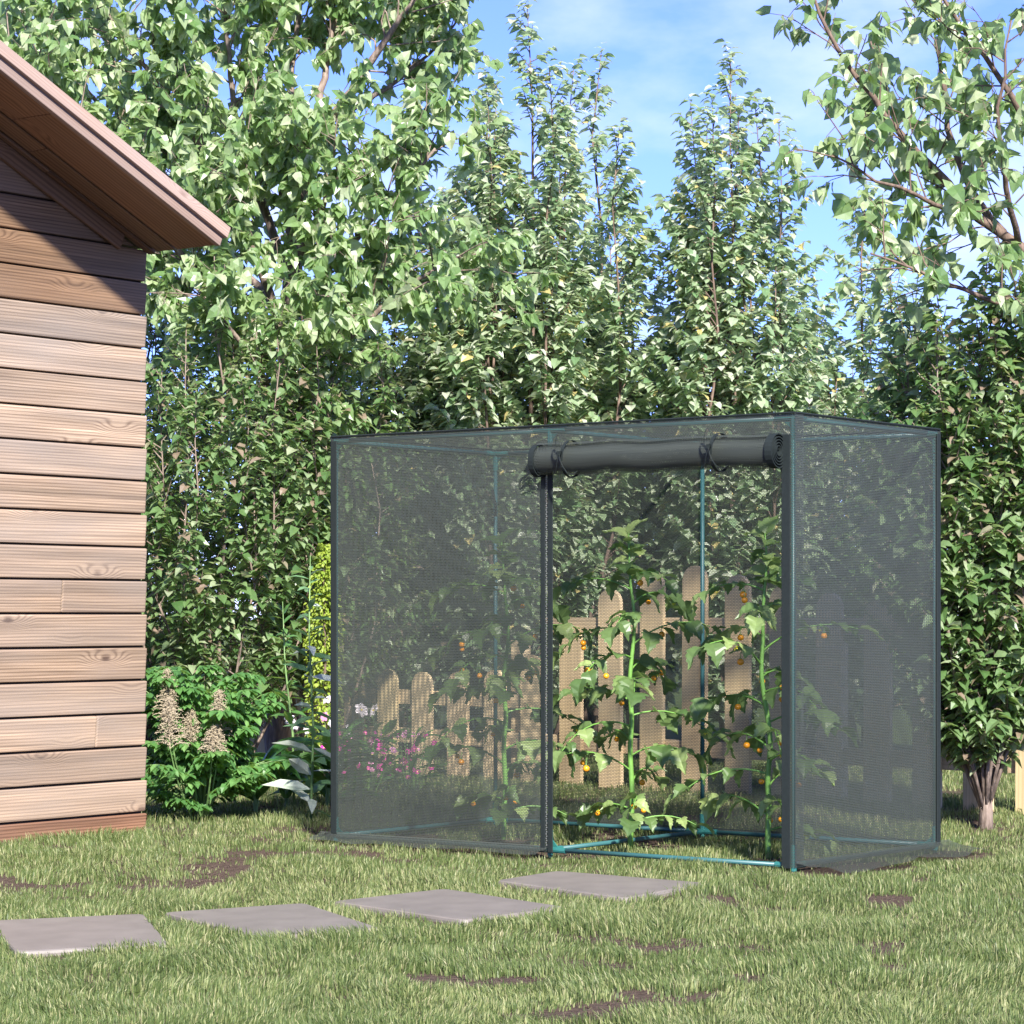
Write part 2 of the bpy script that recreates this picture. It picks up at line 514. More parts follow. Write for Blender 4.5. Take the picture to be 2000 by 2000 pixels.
M = {}
M['ground'] = ground_material()
M['grass'] = leaf_material('grass_blade', [(0.0, (0.065, 0.098, 0.03)), (0.35, (0.105, 0.145, 0.045)), (0.75, (0.175, 0.21, 0.075)), (0.93, (0.26, 0.28, 0.125)), (1.0, (0.34, 0.32, 0.18))], transl=0.3, rough=0.5, spec=0.35, tr_tint=(0.35, 0.5, 0.12))
M['leaf_bright'] = leaf_material('leaf_bright', [(0.0, (0.10, 0.19, 0.06)), (0.4, (0.19, 0.29, 0.12)), (0.75, (0.30, 0.38, 0.20)), (1.0, (0.46, 0.50, 0.35))], transl=0.46, rough=0.32, spec=0.6, tr_tint=(0.68, 0.88, 0.32))  # stops paled, whitening by haze is put into the leaf colour
M['leaf_pale'] = leaf_material('leaf_pale', [(0.0, (0.12, 0.22, 0.10)), (0.3, (0.23, 0.32, 0.18)), (0.65, (0.37, 0.43, 0.30)), (0.95, (0.52, 0.54, 0.45)), (0.965, (0.50, 0.40, 0.17)), (1.0, (0.50, 0.40, 0.17))], transl=0.46, rough=0.34, spec=0.6, tr_tint=(0.68, 0.86, 0.42))  # palest stops, haze over the farther trees painted into their leaves
M['leaf_deep'] = leaf_material('leaf_deep', [(0.0, (0.055, 0.12, 0.038)), (0.4, (0.11, 0.19, 0.07)), (0.75, (0.20, 0.28, 0.14)), (0.9, (0.32, 0.37, 0.24)), (0.915, (0.22, 0.16, 0.12)), (1.0, (0.26, 0.19, 0.15))], transl=0.40, rough=0.34, spec=0.6, tr_tint=(0.62, 0.82, 0.26))
M['leaf_bed'] = leaf_material('leaf_bed', [(0.0, (0.045, 0.12, 0.035)), (0.7, (0.09, 0.21, 0.06)), (1.0, (0.15, 0.28, 0.09))], transl=0.35, rough=0.38)
M['leaf_broad'] = leaf_material('leaf_broad', [(0.0, (0.02, 0.075, 0.02)), (1.0, (0.045, 0.14, 0.035))], transl=0.25, rough=0.25)
M['leaf_silver'] = leaf_material('leaf_silver', [(0.0, (0.09, 0.19, 0.08)), (0.55, (0.13, 0.24, 0.11)), (0.7, (0.5, 0.55, 0.48)), (1.0, (0.62, 0.66, 0.60))], transl=0.25, rough=0.45, tr_tint=(0.3, 0.5, 0.2))
M['leaf_lime'] = leaf_material('leaf_lime', [(0.0, (0.17, 0.26, 0.03)), (1.0, (0.31, 0.38, 0.06))], transl=0.4, rough=0.5, tr_tint=(0.6, 0.7, 0.08))
M['leaf_tomato'] = leaf_material('leaf_tomato', [(0.0, (0.06, 0.115, 0.035)), (0.6, (0.125, 0.195, 0.065)), (1.0, (0.28, 0.36, 0.13))], transl=0.36, rough=0.42, tr_tint=(0.4, 0.6, 0.15))
M['stem_tomato'] = plain_material('stem_tomato', (0.14, 0.30, 0.06), rough=0.45, var=0.2, transl=0.15)
M['stem_bed'] = plain_material('stem_bed', (0.14, 0.24, 0.08), rough=0.5, var=0.2)
M['tomato'] = plain_material('tomato_skin', (0.62, 0.25, 0.015), rough=0.22, var=0.18, scale=14)
M['tomato_flower'] = plain_material('tomato_flower', (0.80, 0.72, 0.06), rough=0.6, var=0.05, transl=0.3)
M['plume'] = plain_material('plume', (0.36, 0.30, 0.21), rough=0.9, var=0.2, scale=80)
M['petal_white'] = plain_material('petal_white', (0.80, 0.72, 0.77), rough=0.6, var=0.08, transl=0.35)
M['petal_pink'] = plain_material('petal_pink', (0.62, 0.05, 0.36), rough=0.6, var=0.25, scale=40, transl=0.35)
M['petal_rose'] = plain_material('petal_rose', (0.70, 0.30, 0.52), rough=0.6, var=0.2, scale=40, transl=0.35)
M['flower_eye'] = plain_material('flower_eye', (0.75, 0.6, 0.08), rough=0.7)
M['bark'] = bark_material('bark', (0.07, 0.046, 0.034), (0.18, 0.125, 0.095))
M['bark_light'] = bark_material('bark_light', (0.10, 0.072, 0.055), (0.26, 0.20, 0.165))
M['siding'] = wood_material('weathered_siding', (0.43, 0.315, 0.215), (0.085, 0.05, 0.033), ring_freq=520, ring_amt=0.42, streak_amt=1.0, grey=(0.25, 0.215, 0.185), grey_amt=0.6, bands=0.34)
M['roof_wood'] = wood_material('roof_wood', (0.20, 0.12, 0.07), (0.055, 0.027, 0.015), ring_freq=300, ring_amt=0.5, streak_amt=0.7, grey_amt=0.1)
M['barge'] = wood_material('barge_wood', (0.34, 0.255, 0.21), (0.14, 0.085, 0.06), ring_freq=520, ring_amt=0.3, streak_amt=0.8, grey=(0.29, 0.25, 0.235), grey_amt=0.5)
M['dark_back'] = plain_material('shed_lining', (0.035, 0.025, 0.02), rough=0.9)
M['picket'] = wood_material('picket_pine', (0.68, 0.53, 0.31), (0.44, 0.31, 0.17), ring_freq=300, ring_amt=0.30, streak_amt=0.55, knots=False, horizontal=False, grey_amt=0.1)
M['rail'] = wood_material('rail_pine', (0.60, 0.46, 0.28), (0.38, 0.27, 0.15), ring_freq=300, ring_amt=0.3, knots=False, grey_amt=0.1)
M['slab'] = plain_material('paving_stone', (0.165, 0.146, 0.128), rough=0.5, var=0.12, scale=9, bump=0.08)
M['net'] = net_material('shade_net', (0.070, 0.082, 0.072))
M['tube'] = plain_material('teal_powder_coat', (0.028, 0.100, 0.105), rough=0.45, var=0.08, scale=8)
M['joint'] = plain_material('teal_plastic_joint', (0.02, 0.12, 0.11), rough=0.45, var=0.08)
M['binding'] = plain_material('binding_tape', (0.012, 0.017, 0.017), rough=0.7, var=0.15, scale=120, spec=0.2)
M['zip'] = plain_material('zip_teeth', (0.16, 0.165, 0.165), rough=0.4)

# ------------------------------------------------------------------ setting: the ground
GX0, GX1 = -4.6, 5.0


def ground_z(x, y):
    return (vnoise(x, y, 0.9, 3) - 0.5) * 0.018


xs = np.concatenate([[-140, -60, -25, -10], np.arange(GX0, GX1, 0.16), [10, 25, 60, 140]])
ys = np.concatenate([[-60, -20, 0], np.arange(4.5, 19, 0.16), [24, 40, 80, 160, 300]])
gx, gy = np.meshgrid(xs, ys, indexing='ij')
inside = (gx > GX0) & (gx < GX1) & (gy > 4.5) & (gy < 19)
gz = np.where(inside, ground_z(gx, gy), 0.0)
mb = MB()
mb.grid(np.stack([gx, gy, gz], -1))
ground = mb.build('ground', M['ground'], smooth=True)
tag(ground, 'bare brown soil under the patchy lawn', 'ground', kind='structure')

# cage frame: local x runs left to right along the door side, local y from front to back
CW, CD, CH = 2.19, 1.09, 1.68
CAGE_RZ = math.atan2(-0.6, 0.8)
C_NEAR = Vector((1.0245, 9.68, 0))
CAGE_O = C_NEAR + Vector((-0.8, 0.6, 0)) * CW


def cage_local(x, y):
    dx, dy = x - CAGE_O.x, y - CAGE_O.y
    return dx * 0.8 - dy * 0.6, dx * 0.6 + dy * 0.8


# shed frame: wall runs along local x from -SHED_W to 0, local y points into the shed
SHED_O = Vector((-1.598, 11.63, 0))
SHED_RZ = math.atan2(0.8, 0.6)
SHED_W, SHED_D = 3.6, 2.4
# fence frame
FENCE_R = Vector((2.40, 12.58, 0))
FENCE_RZ = R(-45.2)
FDIR = Vector((math.cos(FENCE_RZ), math.sin(FENCE_RZ), 0))

# ------------------------------------------------------------------ shed
shed = thing('garden_shed', 'weathered timber shed with horizontal board siding and an overhanging gable roof', 'shed', SHED_O, SHED_RZ)
PITCH = R(23.8)
TAN = math.tan(PITCH)
EAVE_Z = 2.51


def put(me, name, parent, loc, rot=(0, 0, 0), color=None):
    o = bpy.data.objects.new(name, me)
    link(o, parent)
    o.location = loc
    o.rotation_euler = rot
    if color is not None:
        o.color = (*color, 1)
    return o


wall = MB()
zt = EAVE_Z + SHED_W / 2 * TAN
V = []
for y in (0.030, SHED_D):
    V += [(-SHED_W, y, 0), (-0.004, y, 0), (-0.004, y, EAVE_Z - 0.02), (-SHED_W / 2, y, zt - 0.04), (-SHED_W, y, EAVE_Z - 0.02)]
wall.add(V, [(0, 1, 6, 5), (1, 2, 7, 6), (2, 3, 8, 7), (3, 4, 9, 8), (4, 0, 5, 9), (0, 4, 2, 1), (5, 6, 7, 9)], [(4, 3, 2), (9, 7, 8)])
wall_o = wall.build('wall', M['dark_back'], shed)

BH = 0.1447
z_line = 0.0851 - BH
joints = {0.0851 + BH * 2: -0.225, 0.0851 + BH * 6: -0.345}
k = 0
board_z = []
z = 0.0851 - BH
while z < EAVE_Z + SHED_W / 2 * TAN:
    board_z.append(z); z += BH
for bi, z0 in enumerate(board_z):
    z1 = z0 + BH
    xr, xl = 0.0, -SHED_W
    zm = z0 + BH * 0.35
    cut = 0.0
    if z0 > EAVE_Z - 0.01:               # gable: the ends of the boards follow the slope, tucked behind the soffit
        xr = -max(0.0, z0 - EAVE_Z - 0.012) / TAN
        xl = -SHED_W - xr
        cut = -(z1 - EAVE_Z - 0.012) / TAN - xr
        if xr - xl < 0.72: break
    h = BH - 0.0095
    za = z0
    if bi == 0:
        za, h = 0.0, z1 - 0.0095
    cuts = [xl, xr]
    if bi in (3, 7):                      # the two courses with a butt joint in view
        cuts = [xl, -0.30 if bi == 3 else -0.50, xr]
    elif bi % 3 == 1:
        cuts = [xl, xl + (xr - xl) * 0.35, xr]
    for a, b in zip(cuts[:-1], cuts[1:]):
        if b < xr: b -= 0.003
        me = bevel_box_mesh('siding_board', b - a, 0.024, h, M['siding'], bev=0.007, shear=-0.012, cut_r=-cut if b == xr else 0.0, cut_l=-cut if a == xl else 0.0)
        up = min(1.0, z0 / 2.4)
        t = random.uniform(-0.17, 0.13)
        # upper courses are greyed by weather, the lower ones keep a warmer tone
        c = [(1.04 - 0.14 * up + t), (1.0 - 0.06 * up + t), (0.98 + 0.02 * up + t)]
        if z0 > 2.25: c = [c[0] * 0.72, c[1] * 0.58, c[2] * 0.46]      # darker and browner: warm shade under the roof put into the board colour
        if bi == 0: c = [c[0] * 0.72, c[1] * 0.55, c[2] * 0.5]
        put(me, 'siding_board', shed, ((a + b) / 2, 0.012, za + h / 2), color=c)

# roof: two slopes of decking, barge boards and boarded soffit under the gable overhang
OV = 0.47
roof = bpy.data.objects.new('roof', None); link(roof, shed)
roof.location = (0, 0, 0)
slope_len = (SHED_W / 2) / math.cos(PITCH) + 0.0


def slope_board(name, y0, y1, zoff, th, mat, xa=0.0, xb=None, side=1, color=None, bev=0.004):
    """board that runs along the gable slope; y0..y1 across, zoff = underside above the eave line (vertical)"""
    L0 = xa / math.cos(PITCH); L1 = (slope_len if xb is None else xb / math.cos(PITCH))
    ln = L1 - L0
    me = bevel_box_mesh(name, ln, abs(y1 - y0), th, mat, bev=min(bev, th * 0.3))
    # rotate the mesh's grain so that z of the material runs across the board
    o = bpy.data.objects.new(name, me); link(o, roof)
    mid = (L0 + L1) / 2
    cx, cz = -mid * math.cos(PITCH), EAVE_Z + zoff + mid * math.sin(PITCH) + th / 2 / math.cos(PITCH)
    if side > 0:
        o.location = (cx, (y0 + y1) / 2, cz); o.rotation_euler = (0, PITCH, 0)
    else:
        o.location = (-SHED_W - cx, (y0 + y1) / 2, cz); o.rotation_euler = (0, -PITCH, 0)
    if color is not None: o.color = (*color, 1)
    return o


for side in (1, -1):
    # soffit boards, widest at the outside
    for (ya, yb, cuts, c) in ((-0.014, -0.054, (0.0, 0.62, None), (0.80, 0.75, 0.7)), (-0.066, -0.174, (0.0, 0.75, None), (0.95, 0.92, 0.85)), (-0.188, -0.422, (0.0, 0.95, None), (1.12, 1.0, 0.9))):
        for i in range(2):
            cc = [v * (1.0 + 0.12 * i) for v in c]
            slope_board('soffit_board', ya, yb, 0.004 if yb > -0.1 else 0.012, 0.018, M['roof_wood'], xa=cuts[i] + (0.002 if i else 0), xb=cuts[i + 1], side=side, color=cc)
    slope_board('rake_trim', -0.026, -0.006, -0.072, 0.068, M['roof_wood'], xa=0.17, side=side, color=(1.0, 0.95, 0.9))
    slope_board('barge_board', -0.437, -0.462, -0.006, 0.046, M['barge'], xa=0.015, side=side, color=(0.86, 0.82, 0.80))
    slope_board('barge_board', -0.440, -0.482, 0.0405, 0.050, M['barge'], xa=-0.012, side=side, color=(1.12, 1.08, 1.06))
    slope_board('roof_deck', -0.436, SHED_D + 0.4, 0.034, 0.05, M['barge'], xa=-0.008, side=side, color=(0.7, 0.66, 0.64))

# ------------------------------------------------------------------ picket fence behind the cage
fence = thing('picket_fence', 'pale pine picket fence with rounded pickets and wavy top behind the netted cage', 'fence', (0, 0, 0), 0)
FLEN_L, FLEN_R = 6.0, 1.6
fence.location = FENCE_R
fence.rotation_euler = (0, 0, FENCE_RZ)


def picket_mesh(w, h, th=0.024):
    bm = bmesh.new()
    pts = [(-w / 2, 0.0), (w / 2, 0.0), (w / 2, h - w / 2)]
    pts += [(w / 2 * math.cos(a), h - w / 2 + w / 2 * math.sin(a)) for a in np.linspace(0, math.pi, 11)[1:-1]]
    pts += [(-w / 2, h - w / 2)]
    f = [bm.verts.new((x, -th / 2, z)) for x, z in pts]
    g = [bm.verts.new((x, th / 2, z)) for x, z in pts]
    bm.faces.new(f); bm.faces.new(g[::-1])
    n = len(pts)
    for i in range(n):
        bm.faces.new((f[i], g[i], g[(i + 1) % n], f[(i + 1) % n])[::-1])
    bmesh.ops.bevel(bm, geom=[e for e in bm.edges if e.calc_face_angle(0) > 0.8], offset=0.003, segments=1, affect='EDGES')
    bmesh.ops.recalc_face_normals(bm, faces=bm.faces)
    me = bpy.data.meshes.new('picket'); bm.to_mesh(me); bm.free()
    me.materials.append(M['picket'])
    return me


SP = 0.30
# heights of the pickets along the fence, swelling and dipping
def picket_height(s):
    # s: metres from the right reference point, negative to the left
    key = [(-6.0, 0.58), (-5.0, 0.60), (-4.4, 0.62), (-3.9, 0.60), (-3.4, 0.64), (-3.0, 0.80), (-2.75, 1.02), (-2.45, 1.14), (-2.2, 1.195), (-1.9, 1.195), (-1.6, 1.13), (-1.35, 1.08), (-1.0, 1.04), (-0.6, 0.98), (0, 0.90), (1.6, 0.85)]
    return float(np.interp(s, [a for a, _ in key], [b for _, b in key]))


s = -FLEN_L
SREF = -2.31       # a picket stands here (the taller of the pair beside the teal post)
n0 = int((s - SREF) / SP)
for i in range(n0, int((FLEN_R - SREF) / SP) + 1):
    sx = SREF + i * SP
    hgt = picket_height(sx) + random.uniform(-0.008, 0.008)
    o = put(picket_mesh(0.162, hgt, 0.024), 'picket', fence, (sx, -0.034, 0.0), (0, random.uniform(-0.006, 0.006), 0))
    t = random.uniform(0.9, 1.1)
    o.color = (t, t * random.uniform(0.97, 1.02), t * random.uniform(0.94, 1.02), 1)
for zc in (0.885, 0.235):
    xa, xb = (-FLEN_L, FLEN_R) if zc < 0.5 else (-3.15, -0.3)
    put(bevel_box_mesh('rail', xb - xa, 0.04, 0.085, M['rail']), 'rail', fence, ((xa + xb) / 2, 0.0, zc))
put(bevel_box_mesh('rail', 2.85, 0.04, 0.085, M['rail']), 'rail', fence, (-4.58, 0.0, 0.46))
for sx in (-5.4, -3.4, -1.14, 1.0):
    put(bevel_box_mesh('fence_post', 0.08, 0.08, 0.80, M['picket']), 'fence_post', fence, (sx, 0.064, 0.40))

# ------------------------------------------------------------------ stepping stones
slab_px = [
    [(-18, 1798), (277, 1785), (326, 1842), (34, 1857)],
    [(322, 1782), (592, 1764), (739, 1812), (504, 1829)],
    [(653, 1760), (868, 1736), (1102, 1771), (905, 1796)],
    [(972, 1719), (1089, 1701), (1375, 1724), (1219, 1753)],
]
slab_labels = ['grey stepping stone farthest from the cage, first along the path',
               'grey stepping stone second along the path counted from the shed end',
               'grey stepping stone third along the path, next but one to the cage door',
               'grey stepping stone laid right in front of the open cage door']
slab_polys = []
for pts, lab in zip(slab_px, slab_labels):
    TOP = 0.020
    C4 = [on_ground(px, py, TOP) for px, py in pts]
    cen = sum(C4, Vector()) / 4
    C4 = [cen + (c - cen) * 1.03 for c in C4]
    slab_polys.append([(c.x, c.y) for c in C4])
    out = []
    for i in range(4):
        p, a, b = C4[i], C4[i - 1], C4[(i + 1) % 4]
        da, db = (a - p).normalized() * 0.035, (b - p).normalized() * 0.035
        for t in np.linspace(0, 1, 5):
            q = (p + da) * (1 - t) ** 2 + p * 2 * t * (1 - t) + (p + db) * t ** 2
            out.append(q - cen)
    out = np.array([tuple(q) for q in out])
    n = len(out)
    rings = []
    for inset, zz in ((0.0, -0.03), (0.0, TOP - 0.010), (0.003, TOP - 0.003), (0.010, TOP)):
        f = 1 - inset / np.linalg.norm(out[:, :2], axis=1)
        rings.append(np.stack([out[:, 0] * f, out[:, 1] * f, np.full(n, zz)], 1))
    mb = MB()
    G = np.concatenate(rings + [np.array([[0, 0, TOP]])])
    Q = []
    for r_ in range(3):
        for i in range(n):
            Q.append((r_ * n + i, r_ * n + (i + 1) % n, (r_ + 1) * n + (i + 1) % n, (r_ + 1) * n + i))
    T = [(3 * n + i, 3 * n + (i + 1) % n, 4 * n) for i in range(n)]
    # keep the faces turned outwards whichever way the corners run
    area = sum(out[i, 0] * out[(i + 1) % n, 1] - out[(i + 1) % n, 0] * out[i, 1] for i in range(n))
    if area < 0:
        Q = [q[::-1] for q in Q]; T = [t[::-1] for t in T]
    mb.add(G, Q, T)
    o = mb.build('stepping_stone', M['slab'], smooth=False)
    o.location = (cen.x, cen.y, 0)
    tag(o, lab, 'paving stone', 'stepping stones leading to the cage')

# ------------------------------------------------------------------ netted crop cage
cage = thing('crop_cage', 'box shaped crop cage with teal tubes, dark netting and a rolled up door', 'crop cage', CAGE_O, CAGE_RZ)
TR = 0.0092
TZ = 0.03


def tube_part(name, a, b, r=TR, mat='tube', k=10):
    mb = MB(); mb.tube([a, b], r, k); return mb.build(name, M[mat], cage, smooth=True)


zt = CH - 0.02
for x, y in ((0, 0), (CW / 2, 0), (CW, 0), (0, CD), (CW / 2, CD), (CW, CD)):
    tube_part('post', (x, y, 0.0), (x, y, zt))
for zz in (TZ, zt):
    e = TR + 0.001
    if zz == TZ:
        segs = [((e, 0, zz), (CW / 2 - e, 0, zz)), ((CW / 2 + e, 0, zz), (CW - e, 0, zz)), ((e, CD, zz), (CW / 2 - e, CD, zz)), ((CW / 2 + e, CD, zz), (CW - e, CD, zz))]
    else:
        segs = [((e, 0, zz), (CW / 2 - e, 0, zz)), ((CW / 2 + e, 0, zz), (CW - e, 0, zz)), ((e, CD, zz), (CW / 2 - e, CD, zz)), ((CW / 2 + e, CD, zz), (CW - e, CD, zz))]
    segs += [((0, e, zz), (0, CD - e, zz)), ((CW, e, zz), (CW, CD - e, zz)), ((CW / 2, e, zz), (CW / 2, CD - e, zz))]
    for a, b in segs:
        tube_part('rail', a, b)
    for x, y in ((0, 0), (CW / 2, 0), (CW, 0), (0, CD), (CW / 2, CD), (CW, CD)):
        mb = MB()
        d = 0.075
        sx = [1] if x == 0 else [-1] if x == CW else [1, -1]
        sy = 1 if y == 0 else -1
        for q in sx: mb.tube([(x, y, zz), (x + q * d, y, zz)], TR + 0.0028, 10)
        mb.tube([(x, y, zz), (x, y + sy * d, zz)], TR + 0.0028, 10)
        mb.tube([(x, y, zz - 0.012 if zz > 1 else zz - 0.02), (x, y, zz + (0.012 if zz > 1 else d))] if zz < 1 else [(x, y, zz + 0.012), (x, y, zz - d)], TR + 0.0028, 10)
        # little web in the crook of the joint
        q = sx[0]
        s_ = 1 if zz < 1 else -1
        mb.add([(x, y - 0.003, zz), (x + q * 0.05, y - 0.003, zz), (x, y - 0.003, zz + s_ * 0.05), (x, y + 0.003, zz), (x + q * 0.05, y + 0.003, zz), (x, y + 0.003, zz + s_ * 0.05)],
               [(1, 4, 5, 2)], [(0, 1, 2), (3, 5, 4)])
        mb.build('corner_joint', M['joint'], cage, smooth=False)

NO = 0.013         # the netting lies this far outside the tube centres


def panel(name, p00, p10, p01, p11, nu=24, nv=24, amp=0.009, seed=0):
    a = np.linspace(0, 1, nu + 1)[:, None, None]; b = np.linspace(0, 1, nv + 1)[None, :, None]
    p00, p10, p01, p11 = (np.asarray(p, float) for p in (p00, p10, p01, p11))
    G = (p00 * (1 - a) + p10 * a) * (1 - b) + (p01 * (1 - a) + p11 * a) * b
    nrm = np.cross(p10 - p00, p01 - p00); nrm /= np.linalg.norm(nrm)
    lu, lv = np.linalg.norm(p10 - p00), np.linalg.norm(p01 - p00)
    U, Vv = np.broadcast_arrays(a[..., 0] * lu, b[..., 0] * lv)
    w = (vnoise(U, Vv, 0.28, 40 + seed) - 0.5) * 2 * amp * np.sin(np.pi * a[..., 0]) ** 0.4 * np.sin(np.pi * b[..., 0]) ** 0.4
    G = G + nrm * w[..., None]
    mb = MB(); mb.grid(G, np.stack([U, Vv], -1))
    return mb.build(name, M['net'], cage, smooth=True, uv=True)


zb, zn = 0.024, CH
panel('net_panel', (-NO, -NO, zb), (CW / 2, -NO, zb), (-NO, -NO, zn), (CW / 2, -NO, zn), seed=1)
panel('net_panel', (CW / 2 + 0.001, -NO, 1.50), (CW + NO, -NO, 1.50), (CW / 2 + 0.001, -NO, zn), (CW + NO, -NO, zn), nv=4, seed=2, amp=0.001)
panel('net_panel', (CW + NO, -NO, zb), (CW + NO, CD + NO, zb), (CW + NO, -NO, zn), (CW + NO, CD + NO, zn), seed=3)
panel('net_panel', (CW + NO, CD + NO, zb), (-NO, CD + NO, zb), (CW + NO, CD + NO, zn), (-NO, CD + NO, zn), seed=4, nu=40)
panel('net_panel', (-NO, CD + NO, zb), (-NO, -NO, zb), (-NO, CD + NO, zn), (-NO, -NO, zn), seed=5)
panel('net_roof', (-NO, -NO, zn + 0.0005), (CW + NO, -NO, zn + 0.0005), (-NO, CD + NO, zn + 0.0005), (CW + NO, CD + NO, zn + 0.0005), seed=6, amp=0.002)
# a narrow flap of net that wraps the near corner post
panel('net_flap', (CW - 0.035, -NO - 0.002, zb), (CW + NO, -NO - 0.002, zb), (CW - 0.035, -NO - 0.002, 1.50), (CW + NO, -NO - 0.002, 1.50), nu=2, amp=0, seed=7)


def skirt(name, a, b, outw, reach, seed):
    """hem of net that turns out over the grass along a bottom edge"""
    a, b, outw = np.asarray(a, float), np.asarray(b, float), np.asarray(outw, float)
    ln = np.linalg.norm(b - a); nu = int(ln / 0.04)
    t = np.linspace(0, 1, nu + 1)
    prof = [(0.0, 0.047), (0.06, 0.040), (0.30, 0.030), (0.65, 0.026), (1.0, 0.018)]
    G = np.zeros((nu + 1, len(prof), 3)); UV = np.zeros((nu + 1, len(prof), 2))
    for j, (f, z) in enumerate(prof):
        rr = reach * f * (0.75 + 0.5 * vnoise(t * ln, t * 0, 0.22, seed)) if f > 0.01 else np.full_like(t, f)
        zz = z + (vnoise(t * ln, t * 0 + j, 0.12, seed + 1) - 0.4) * 0.022 * f
        G[:, j, :] = a + (b - a) * t[:, None] + outw * rr[:, None]
        G[:, j, 2] = zz
        UV[:, j, 0] = t * ln; UV[:, j, 1] = -f * reach
    mb = MB(); mb.grid(G, UV)
    return mb.build(name, M['net'], cage, smooth=True, uv=True)


skirt('net_skirt', (CW + NO, -NO, 0), (CW + NO, CD + NO + 0.08, 0), (1, 0, 0), 0.20, 61)
skirt('net_skirt', (-NO - 0.06, -NO, 0), (CW / 2, -NO, 0), (0, -1, 0), 0.10, 71)
skirt('net_skirt', (-NO, CD + NO, 0), (-NO, -NO - 0.04, 0), (-1, 0, 0), 0.09, 81)
skirt('net_skirt', (-NO, CD + NO, 0), (CW + NO, CD + NO, 0), (0, 1, 0), 0.10, 91)


def strip(name, c, size, mat='binding'):
    me = bevel_box_mesh(name, *size, M[mat], bev=min(size) * 0.3, segs=1)
    return put(me, name, cage, c)


DOOR_T = 1.52
strip('door_binding', (CW - 0.020, -NO - 0.006, (0.02 + 1.60) / 2), (0.038, 0.005, 1.58))
strip('door_binding', (CW / 2 - 0.020, -NO - 0.006, (0.02 + DOOR_T) / 2), (0.022, 0.005, DOOR_T - 0.02))
strip('door_binding', (CW / 2 + 0.014, -NO - 0.006, (0.02 + DOOR_T) / 2), (0.024, 0.005, DOOR_T - 0.02))
strip('edge_binding', (0.004, -NO - 0.005, 0.03 + 0.82), (0.030, 0.004, 1.62))
strip('edge_binding', (CW + NO + 0.005, CD - 0.004, 0.03 + 0.82), (0.004, 0.030, 1.62))
panel('net_flap', (CW + NO + 0.003, -NO - 0.002, zb), (CW + NO + 0.003, 0.045, zb), (CW + NO + 0.003, -NO - 0.002, zn), (CW + NO + 0.003, 0.045, zn), nu=2, amp=0, seed=9)
zp = MB()
for zz in np.arange(0.05, 1.48, 0.0085):
    zp.box((CW / 2 - 0.0035 + (0.0012 if int(zz / 0.0085) % 2 else -0.0012), -NO - 0.007, zz), (0.0034, 0.003, 0.0042))
tag(zp.build('zip_teeth', M['zip'], cage), kind='stuff')
# hemmed seams along the roof edge
for a, b in (((-NO, -NO - 0.002), (CW + NO, -NO - 0.002)), ((CW + NO + 0.002, -NO), (CW + NO + 0.002, CD + NO)), ((-NO, CD + NO + 0.002), (CW + NO, CD + NO + 0.002)), ((-NO - 0.002, -NO), (-NO - 0.002, CD + NO))):
    mb = MB(); mb.tube([(*a, CH - 0.002), (*b, CH - 0.002)], 0.0045, 6); mb.build('seam', M['binding'], cage)
for x, y in ((-NO, -NO), (-NO, CD + NO), (CW + NO, CD + NO)):
    mb = MB(); mb.tube([(x, y, 0.03), (x, y, CH)], 0.0042, 6); mb.build('seam', M['binding'], cage)

# the rolled door
roll = bpy.data.objects.new('rolled_door', None); link(roll, cage)
RX0, RX1, RZc, RY = CW / 2 - 0.020, CW - 0.046, 1.542, -0.048
roll.location = (0, RY, RZc)


def spiral(n=90, turns=5.2, r0=0.014, r1=0.064):
    a = np.linspace(0, turns * 2 * math.pi, n)
    r = np.interp(np.linspace(0, 1, n), [0, 1], [r0, r1])
    a = a + 0.9
    return np.stack([np.cos(a) * r * 0.94, np.sin(a) * r * 1.04], 1)


sp_ = spiral(turns=4.2)
sa = np.concatenate([[0], np.cumsum(np.linalg.norm(np.diff(sp_, axis=0), axis=1))])
gxv = np.linspace(RX0 + 0.012, RX1 - 0.014, 30)
G = np.zeros((len(gxv), len(sp_), 3)); UV = np.zeros((len(gxv), len(sp_), 2))
sag = (vnoise(gxv, gxv * 0, 0.16, 17) - 0.5) * 0.016
for i, x in enumerate(gxv):
    G[i, :, 0] = x; G[i, :, 1] = sp_[:, 0] * (1 + sag[i] * 8); G[i, :, 2] = sp_[:, 1] + sag[i]
    UV[i, :, 0] = x; UV[i, :, 1] = sa
mb = MB(); mb.grid(G, UV); mb.build('net_roll', M['net'], roll, smooth=True, uv=True)
for xx, w in ((RX0, 0.024), (RX1, 0.030)):
    mb = MB(); s5 = spiral(n=120, turns=5.0, r1=0.066)
    mb.ribbon([(xx, p[0], p[1]) for p in s5], (1, 0, 0), w, 0.0042)
    mb.build('door_hem', M['binding'], roll, smooth=False)
